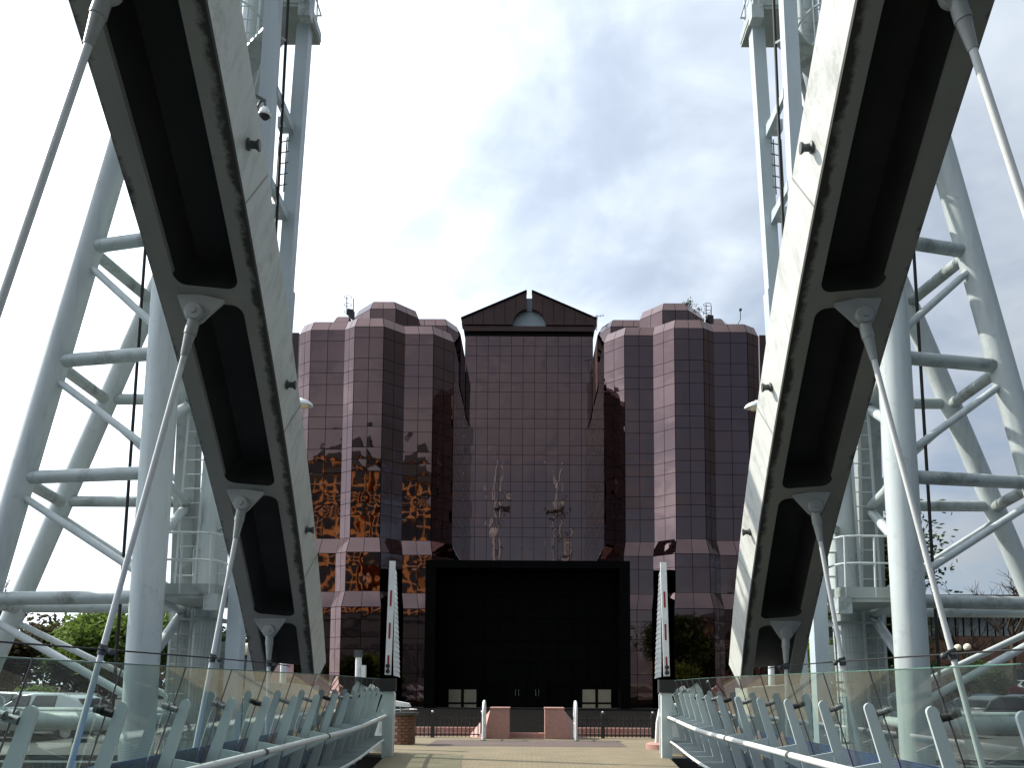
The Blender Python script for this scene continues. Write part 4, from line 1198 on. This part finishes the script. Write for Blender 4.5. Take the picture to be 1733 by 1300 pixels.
# dome street lamps just behind the arches
def dome_lamp(s):
    Yl = 21.8
    hd = at(517, 686, Yl); ax = at(493, 690, Yl)
    r = root('street_lamp', 'dome street lamp reaching out from behind the %s arch' % ('left' if s < 0 else 'right'), 'street lamp', mir(Vector((ax.x, Yl, 0)), s), 'dome street lamps')
    M = lambda p: mir(p, s)
    zl = hd.z; x0 = ax.x
    mb = MB(); mb.tube(M(Vector((x0, Yl, -0.03))), M(Vector((x0, Yl, zl + 0.05))), 0.085, 0.06, 14); add(mb, 'pole', LAMPGREY, r, smooth=50)
    sh = MB(); cx = hd.x; rx = 0.26
    n, mm = 18, 6; i0 = 0
    for j in range(mm + 1):
        an = j / mm * math.pi / 2
        for k in range(n):
            a = 2 * math.pi * k / n
            sh.v.append(M(Vector((cx - 0.08 + 0.28 * math.cos(a) * math.cos(an), Yl + 0.2 * math.sin(a) * math.cos(an), zl + 0.0 + 0.17 * math.sin(an) - 0.03 * math.cos(a)))))
    for j in range(mm):
        for k in range(n):
            k2 = (k + 1) % n; sh.f.append([j * n + k, j * n + k2, (j + 1) * n + k2, (j + 1) * n + k])
    add(sh, 'shade', LAMPGREY, r, smooth=60)
    gl = MB(); gl.lathe(M(Vector((cx - 0.08, Yl, zl - 0.015))), [(0, -0.06), (0.12, -0.05), (0.18, 0.0), (0, 0.01)], 16); add(gl, 'lens', GLOBE, r, smooth=60)
for s in (-1, 1): dome_lamp(s)

# globe lamps
def globe_lamp(u, v, Y, lab):
    p = at(u, v, Y)
    r = root('globe_lamp', lab, 'street lamp', (p.x, Y, 0), 'globe lamps')
    mb = MB(); mb.tube((p.x, Y, -0.03), (p.x, Y, p.z - 0.2), 0.06, 0.045, 10); add(mb, 'pole', BLACK, r, smooth=50)
    mb = MB(); mb.ball(p, 0.23, 16, 10); add(mb, 'globe', GLOBE, r, smooth=60)
    mb = MB(); mb.lathe(p + Vector((0, 0, -0.28)), [(0, 0), (0.1, 0), (0.14, 0.07), (0, 0.09)], 12); add(mb, 'collar', BLACK, r, smooth=40)
globe_lamp(1621, 1097, 55, 'globe lamp left of a close pair before the brick building')
globe_lamp(1637, 1096, 53, 'globe lamp right of a close pair before the brick building')
globe_lamp(1697, 1093, 62, 'small globe lamp near the right edge before the brick building')
globe_lamp(418, 1100, 30, 'globe lamp half hidden behind the left arch foot')
globe_lamp(1246, 1110, 40, 'globe lamp peeping past the right arch foot')

# ------------------------------------------------------------------ brick building on the right
def brick_building():
    Yb = 78.0; xa, xb = at(1470, 1050, Yb).x, 75.0
    zt = at(1650, 1008, Yb).z
    r = root('brick_building', 'long low brown brick building with a strip of windows on the right', 'building', (xa, Yb, 0))
    zs0, zs1 = at(1650, 1078, Yb).z, at(1650, 1044, Yb).z
    mb = MB(); mb.box((xa, Yb, -0.03), (xb, Yb + 16, zs0)); add(mb, 'wall', BRICK, r)
    mb = MB(); mb.box((xa, Yb + 0.35, zs0), (xb, Yb + 16, zs1)); add(mb, 'wall', MULLION, r)
    mb = MB(); mb.box((xa - 0.4, Yb - 0.6, zs1), (xb, Yb + 16.4, zt)); add(mb, 'roof', BRONZE, r)
    n = int((xb - xa) / 0.72)
    for k in range(n):
        x0 = lerp(xa, xb, k / n); x1 = lerp(xa, xb, (k + 1) / n)
        p = MB(); p.box((x0 + 0.09, Yb + 0.25, zs0 + 0.06), (x1 - 0.09, Yb + 0.33, zs1 - 0.06)); add(p, 'pane', LITGL, r)
    for k in range(int((xb - xa) / 2.9)):
        x = xa + 1.6 + 2.9 * k
        w = MB(); w.box((x, Yb - 0.02, 1.6), (x + 1.35, Yb + 0.15, 3.4)); o = add(w, 'window', MULLION, r)
        for e in (0, 1):
            p = MB(); p.box((x + 0.06 + 0.65 * e, Yb - 0.05, 1.66), (x + 0.64 + 0.65 * e, Yb - 0.025, 3.34)); add(p, 'pane', DARKGL, o)
        w = MB(); w.box((x - 0.1, Yb - 0.12, 1.5), (x + 1.45, Yb + 0.1, 1.58)); add(w, 'sill', CONC, o)
brick_building()

# ------------------------------------------------------------------ towers behind the viewer that show up as reflections
def flats(x0, x1, y0, dep, h, floors, ncol, lab, mat, roofmat):
    r = root('apartment_tower', lab, 'apartment block', ((x0 + x1) / 2, y0, 0), 'apartment blocks behind the viewer')
    mb = MB(); mb.box((x0, y0 - dep, -0.05), (x1, y0, h)); add(mb, 'wall', mat, r)
    mb = MB(); mb.box((x0 - 0.5, y0 - dep, h + 0.02), (x1 + 0.5, y0 + 0.8, h + 1.2)); rf = add(mb, 'roof', roofmat, r)
    mb = MB(); mb.prism([(x0 + 2, y0 - 2, h + 1.2), (x1 - 2, y0 - 2, h + 1.2), (x1 - 4, y0 - 2, h + 9), (x0 + 5, y0 - 2, h + 6.5)], (0, -dep * 0.6, 0)); add(mb, 'plant_room', roofmat, rf)
    fh = h / floors; cw = (x1 - x0) / ncol
    base = MB(); base.box((-cw * 0.34, -0.05, -fh * 0.36), (cw * 0.34, 0.12, fh * 0.36))
    me = mesh_of(base, Vector((0, 0, 0)), 'window'); me.materials.append(DARKGL)
    for i in range(ncol):
        for j in range(floors):
            o = bpy.data.objects.new('window', me); COL.objects.link(o); o.parent = r
            o.location = Vector((x0 + (i + .5) * cw, y0, (j + .5) * fh)) - r.location
    for i in range(0, ncol, 2):
        b = MB()
        for j in range(1, floors): b.box((x0 + i * cw + 0.2, y0 + 0.02, j * fh - 0.1), (x0 + (i + 1) * cw - 0.2, y0 + 1.3, j * fh + 0.05))
        add(b, 'balcony', LAMPGREY, r)
flats(-61, -43, -86, 20, 60, 13, 4, 'orange apartment tower mirrored in the outer bay of the left wing', ORANGE, DARKSTEEL)
flats(-41, -23, -86, 20, 58, 13, 4, 'orange apartment tower mirrored in the forward bay of the left wing', ORANGE, DARKSTEEL)
def hall():
    r = root('market_hall', 'dark steel hall mirrored below the orange towers in the left wing', 'building', (-43, -80, 0))
    mb = MB(); mb.box((-76, -85.5, -0.05), (-11, -79.5, 19)); add(mb, 'wall', DARKSTEEL, r)
    mb = MB(); mb.prism([(-77, -85.5, 19.01), (-10, -85.5, 19.01), (-10, -79, 19.01), (-77, -79, 19.01)], (0, 0, 0.6)); add(mb, 'roof', BLACK, r)
    for k in range(16):
        p = MB(); x = -75 + 4 * k; p.box((x, -79.5, 3), (x + 3.2, -79.42, 12)); add(p, 'window', DARKGL, r)
hall()
flats(40, 72, -96, 18, 17, 5, 9, 'low brown block mirrored in the right wing of the glass building', BRICK, DARKSTEEL)

# ------------------------------------------------------------------ trees
def make_tree(x, y, h, spread, lab, leafmat, nleaf, seed, leafsize=0.16, z0=-0.03, group='trees beyond the towers', crown_from=0.25, bare=False, puff=0.07):
    rnd = random.Random(seed)
    r = root('tree', lab, 'tree', (x, y, z0), group)
    tr = MB(); tips = []
    def branch(p, d, ln, rad, lev):
        q = p + d * ln; mid = p + d * ln * 0.5 + Vector((rnd.gauss(0, .04), rnd.gauss(0, .04), 0)) * ln
        n = 8 if lev == 0 else (6 if lev == 1 else 4)
        tr.tube(p, mid, rad, rad * 0.82, n, caps=False); tr.tube(mid, q, rad * 0.82, rad * 0.6, n, caps=False)
        if lev >= (5 if bare else 3): tips.append(q); return
        k = rnd.randint(3, 4) if lev < 2 else rnd.randint(2, 4)
        for i in range(k):
            a = rnd.uniform(0, 2 * math.pi); tilt = rnd.uniform(0.35, 0.85) if lev else rnd.uniform(0.3, 0.75)
            o = d.orthogonal().normalized(); o = Matrix.Rotation(a, 3, d) @ o
            nd = (d * math.cos(tilt) + o * math.sin(tilt)); nd.x *= spread; nd.y *= spread; nd.z += 0.12; nd.normalize()
            st = p + d * ln * rnd.uniform(0.55, 1.0)
            branch(st, nd, ln * rnd.uniform(0.55, 0.8), rad * 0.55, lev + 1)
        if lev > 0: tips.append(q)
    branch(Vector((x, y, z0)), Vector((rnd.gauss(0, .04), rnd.gauss(0, .04), 1)).normalized(), h * 0.36, h * 0.022, 0)
    add(tr, 'trunk', BARK, r, smooth=60)
    if nleaf:
        cr = MB()
        cl = [t for t in tips if t.z > z0 + h * crown_from]
        for k in range(nleaf):
            t = cl[rnd.randrange(len(cl))]
            c = t + Vector((rnd.gauss(0, 1), rnd.gauss(0, 1), rnd.gauss(0, 0.8))) * h * puff
            a = Vector((rnd.gauss(0, 1), rnd.gauss(0, 1), rnd.gauss(0, .7))).normalized() * leafsize * rnd.uniform(0.6, 1.2)
            b = a.orthogonal().normalized() * leafsize * 0.55
            cr.face([c - a, c + b, c + a, c - b])
        add(cr, 'crown', leafmat, r, recalc=False)
    return r
def tree_px(u, Y, vtop, *a, **k):
    p = at(u, 1150, Y); h = at(u, vtop, Y).z
    return make_tree(p.x, Y, h, *a, **k)
tree_px(170, 36, 1010, 1.1, 'bright green leafy tree behind the left tower legs', LEAFG, 14000, 11, 0.13)
tree_px(262, 38, 1020, 1.1, 'green leafy tree showing right of the left main leg', LEAFG, 14000, 15, 0.13)
tree_px(95, 50, 1028, 1.2, 'brown budding tree left of the bright green tree', LEAFB, 14000, 12, 0.13)
tree_px(20, 44, 1050, 1.2, 'dark brown tree at the far left edge', LEAFB, 14000, 13, 0.13)
tree_px(-25, 56, 905, 1.0, 'tall bare tree at the left picture edge', LEAFB, 0, 14, bare=True)
tree_px(330, 46, 1030, 1.1, 'green tree behind the left mast column', LEAFD, 14000, 16, 0.14)
tree_px(410, 52, 1070, 1.1, 'dark tree between the left mast and the arch', LEAFD, 14000, 17, 0.14)
tree_px(1462, 40, 830, 0.75, 'tall dark tree behind the right mast ladder', LEAFD, 16000, 21, 0.15, crown_from=0.05, puff=0.09)
tree_px(1490, 44, 985, 0.7, 'dark ivy tree just left of the right main leg', LEAFD, 14000, 22, 0.15, crown_from=0.05, puff=0.09)
tree_px(1400, 46, 1050, 1.0, 'green shrub tree between the right arch foot and mast', LEAFG, 5000, 23, 0.13, crown_from=0.1)
tree_px(1585, 38, 1080, 1.2, 'leafy shrub right of the right main leg', LEAFD, 5000, 24, 0.11, crown_from=0.1)
tree_px(1612, 42, 1130, 1.4, 'low green shrub under the globe lamps', LEAFG, 3500, 25, 0.10, crown_from=0.05)
tree_px(1715, 60, 880, 1.0, 'tall bare tree right of the right raking leg', LEAFB, 0, 26, bare=True)
tree_px(1655, 74, 985, 1.0, 'small bare tree above the brick building roof', LEAFB, 0, 27, bare=True)
tree_px(125, 47, 1075, 1.4, 'dark green bush under the brown budding tree', LEAFD, 9000, 31, 0.12, crown_from=0.05)
tree_px(215, 52, 1075, 1.4, 'dark green bush behind the left main leg', LEAFD, 9000, 32, 0.12, crown_from=0.05)
tree_px(1660, 50, 1105, 1.5, 'dark bush left of the parked red cars', LEAFD, 7000, 33, 0.12, crown_from=0.05)
tree_px(60, 30, 1135, 1.5, 'low bright bush behind the left glass', LEAFG, 4000, 28, 0.10, crown_from=0.05)

def tree_belt():
    rnd = random.Random(44); mb = MB()
    for k in range(52000):
        sd = -1 if k % 2 else 1
        x = rnd.uniform(27, 150) * sd; y = 98 + abs(rnd.gauss(0, 5))
        top = 6.5 + 2.2 * math.sin(x * 0.21) + 1.6 * math.sin(x * 0.53 + 1) + 0.9 * math.sin(x * 1.3)
        c = Vector((x, y, rnd.uniform(0, 1) ** 0.8 * top))
        a = Vector((rnd.gauss(0, 1), rnd.gauss(0, 1), rnd.gauss(0, .7))).normalized() * rnd.uniform(0.25, 0.45); b = a.orthogonal().normalized() * 0.22
        mb.face([c - a, c + b, c + a, c - b])
    structure(mb, 'tree_belt', LEAFB, 'stuff', recalc=False)
tree_belt()

# ------------------------------------------------------------------ parked cars
PAINT = {}
def car_paint(n, c):
    m, nt, N, L, b = mat_base('car_paint_' + n); b.inputs['Base Color'].default_value = (*c, 1)
    b.inputs['Roughness'].default_value = 0.25; b.inputs['Coat Weight'].default_value = 0.6; b.inputs['Metallic'].default_value = 0.2
    pos = n_pos(N); L.new(n_mix(N, L, n_ramp(N, L, n_noise(N, L, 2, 4, pos), 0.4, 0.7), c, tuple(k * 0.85 for k in c)), b.inputs['Base Color'])
    return m
for n_, c_ in (('blue_black', (0.03, 0.04, 0.065)), ('red', (0.17, 0.012, 0.016)), ('silver', (0.42, 0.44, 0.46)), ('white', (0.7, 0.71, 0.7)), ('dark_grey', (0.05, 0.052, 0.055)), ('blue', (0.05, 0.10, 0.24))):
    PAINT[n_] = car_paint(n_, c_)
def make_car(x, y, rz, paint, lab, z=-0.03, van=False):
    r = root('parked_car', lab, 'van' if van else 'car', (x, y, z), 'cars parked behind the towers', rz)
    # side profile in (length, height), lofted across the width with tumblehome
    if van:
        low = [(-2.35, .32), (2.3, .32), (2.36, .7), (2.2, .98), (1.45, 1.12), (-2.3, 1.12), (-2.38, .8)]
        roof = [(1.35, 1.13), (0.75, 1.86), (0.45, 1.95), (-2.1, 1.97), (-2.28, 1.13)]
    else:
        low = [(-2.05, .30), (2.05, .30), (2.12, .55), (2.02, .78), (1.0, .93), (-1.95, .95), (-2.1, .72)]
        roof = [(1.0, .94), (0.28, 1.38), (-0.1, 1.45), (-0.95, 1.44), (-1.45, 1.28), (-1.85, .96)]
    def loft(poly, w0, w1):
        mb = MB(); n = len(poly); zs = [p[1] for p in poly]; za, zb = min(zs), max(zs)
        ws = [lerp(w0, w1, (p[1] - za) / (zb - za)) for p in poly]
        secs = [[Vector((p[0], -w, p[1])) for p, w in zip(poly, ws)], [Vector((p[0] * 1.0, w, p[1])) for p, w in zip(poly, ws)]]
        mb.v = secs[0] + secs[1]; mb.f = [list(range(n)), list(range(2 * n - 1, n - 1, -1))] + [[k, n + k, n + (k + 1) % n, (k + 1) % n] for k in range(n)]
        return mb
    def bevel(o, w):
        md = o.modifiers.new('bevel', 'BEVEL'); md.width = w; md.segments = 3; md.limit_method = 'ANGLE'; md.angle_limit = R(25)
    b = add(loft(low, 0.88, 0.84), 'body', PAINT[paint], r, local=True, smooth=30); bevel(b, 0.07)
    c = add(loft(roof, 0.82, 0.62 if not van else 0.76), 'cabin', PAINT[paint], r, local=True, smooth=30); bevel(c, 0.06)
    # glazing set just proud of the cabin
    zl, zh = (1.2, 1.75) if van else (1.0, 1.36)
    wl, wh = (0.825, 0.785) if van else (0.815, 0.665)
    xs = ((0.9, 0.1), (0.0, -0.9)) if van else ((0.72, -0.02), (-0.1, -0.85))
    for sg in (-1, 1):
        for k, (xa, xb) in enumerate(xs):
            g = MB(); ins = 0.28 if k == 0 else 0
            g.prism([Vector((xa, sg * wl, zl)), Vector((xb, sg * wl, zl)), Vector((xb, sg * wh, zh)), Vector((xa - ins - 0.1, sg * wh, zh))], (0, sg * 0.012, 0)); add(g, 'window', DARKGL, r, local=True)
    f = roof; g = MB(); p0, p1 = Vector((f[0][0], 0, f[0][1])), Vector((f[1][0], 0, f[1][1]))
    d = (p1 - p0); o = Vector((d.z, 0, -d.x)).normalized() * 0.015
    a0, a1 = p0 + d * 0.1, p0 + d * 0.92; wa, wb = wl * 0.92, wh * 0.93
    g.prism([a0 + Vector((0, -wa, 0)) + o, a0 + Vector((0, wa, 0)) + o, a1 + Vector((0, wb, 0)) + o, a1 + Vector((0, -wb, 0)) + o], o); add(g, 'windscreen', DARKGL, r, local=True)
    p0, p1 = Vector((f[-1][0], 0, f[-1][1])), Vector((f[-2][0], 0, f[-2][1])); d = p1 - p0; o = Vector((-d.z, 0, d.x)).normalized() * 0.015
    a0, a1 = p0 + d * 0.15, p0 + d * 0.9
    g = MB(); g.prism([a0 + Vector((0, -wa, 0)) + o, a0 + Vector((0, wa, 0)) + o, a1 + Vector((0, wb, 0)) + o, a1 + Vector((0, -wb, 0)) + o], o); add(g, 'rear_window', DARKGL, r, local=True)
    for xx in (1.3, -1.3):
        for sg in (-1, 1):
            w = MB(); w.lathe((xx, sg * 0.80, 0.31), [(0.19, -0.1), (0.29, -0.1), (0.31, -0.05), (0.31, 0.05), (0.29, 0.1), (0.19, 0.1)], 18, Vector((0, 1, 0))); t = add(w, 'wheel', RUBBER, r, local=True, smooth=40)
            w = MB(); w.lathe((xx, sg * 0.80, 0.31), [(0, -0.08), (0.19, -0.085), (0.2, 0.085), (0, 0.08)], 14, Vector((0, 1, 0))); add(w, 'rim', CHROME, t, local=True, smooth=40)
    for sg in (-1, 1):
        g = MB(); g.box((2.0, sg * 0.62 - 0.16, 0.60), (2.13, sg * 0.62 + 0.16, 0.75)); add(g, 'headlight', WHITE, r, local=True)
        g = MB(); g.box((-2.12, sg * 0.66 - 0.12, 0.68), (-2.0, sg * 0.66 + 0.12, 0.86)); add(g, 'tail_light', RED, r, local=True)
        g = MB(); g.box((0.55, sg * 0.93 - 0.08, 0.95), (0.7, sg * 0.93 + 0.08, 1.07)); add(g, 'wing_mirror', PAINT[paint], r, local=True)
    return r
def lot(u, Y): return at(u, 1190, Y).x
g = MB(); g.box((26, 57.0, -0.03), (75, 77.3, 0.85)); structure(g, 'raised_car_park', ASPH)
make_car(lot(1650, 36), 36, R(200), 'blue_black', 'dark blue car nearest the right raking leg behind the glass')
make_car(lot(1700, 33), 33, R(20), 'dark_grey', 'dark grey car in the front row at the right edge')
make_car(lot(1668, 44), 44, R(15), 'blue', 'blue car in the second row behind the dark blue car')
make_car(lot(1725, 42), 42, R(190), 'blue_black', 'blue black car behind the dark grey car at the right')
make_car(lot(1690, 59), 59, R(10), 'red', 'red car on the raised car park, nearer of two', z=0.85)
make_car(lot(1712, 66), 66, R(10), 'red', 'red car on the raised car park, farther of two', z=0.85)
make_car(lot(1730, 60), 60, R(185), 'white', 'white car on the raised car park beside a red car', z=0.85)
make_car(lot(75, 26.5), 26.5, R(175), 'silver', 'silver car behind the left glass pane')
make_car(lot(20, 29), 29, R(160), 'dark_grey', 'dark car behind the silver car at the left edge')

# ------------------------------------------------------------------ quay railings beside the towers
def quay_rail(xa, xb, y, z, lab):
    r = root('quay_railing', lab, 'railing', ((xa + xb) / 2, y, z), 'quay railings')
    n = int(abs(xb - xa) / 2.0)
    for k in range(n + 1):
        x = lerp(xa, xb, k / n); p = MB(); p.box((x - 0.04, y - 0.04, z), (x + 0.04, y + 0.04, z + 1.15)); add(p, 'post', STEEL, r)
    for zz in (1.12, 0.15):
        p = MB(); p.box((min(xa, xb), y - 0.025, z + zz), (max(xa, xb), y + 0.025, z + zz + 0.04)); add(p, 'rail', STEEL, r)
    m = int(abs(xb - xa) / 0.13)
    base = MB(); base.box((-0.009, -0.009, 0), (0.009, 0.009, 0.95)); me = mesh_of(base, Vector((0, 0, 0)), 'baluster'); me.materials.append(DARKSTEEL)
    for k in range(m):
        o = bpy.data.objects.new('baluster', me); COL.objects.link(o); o.parent = r
        o.location = Vector((lerp(xa, xb, (k + .5) / m), y, z + 0.17)) - r.location
quay_rail(-25, -4.6, 20.6, -1.3, 'steel railing on the quay terrace under the left tower'); quay_rail(4.6, 25, 20.6, -1.3, 'steel railing on the quay terrace under the right tower')
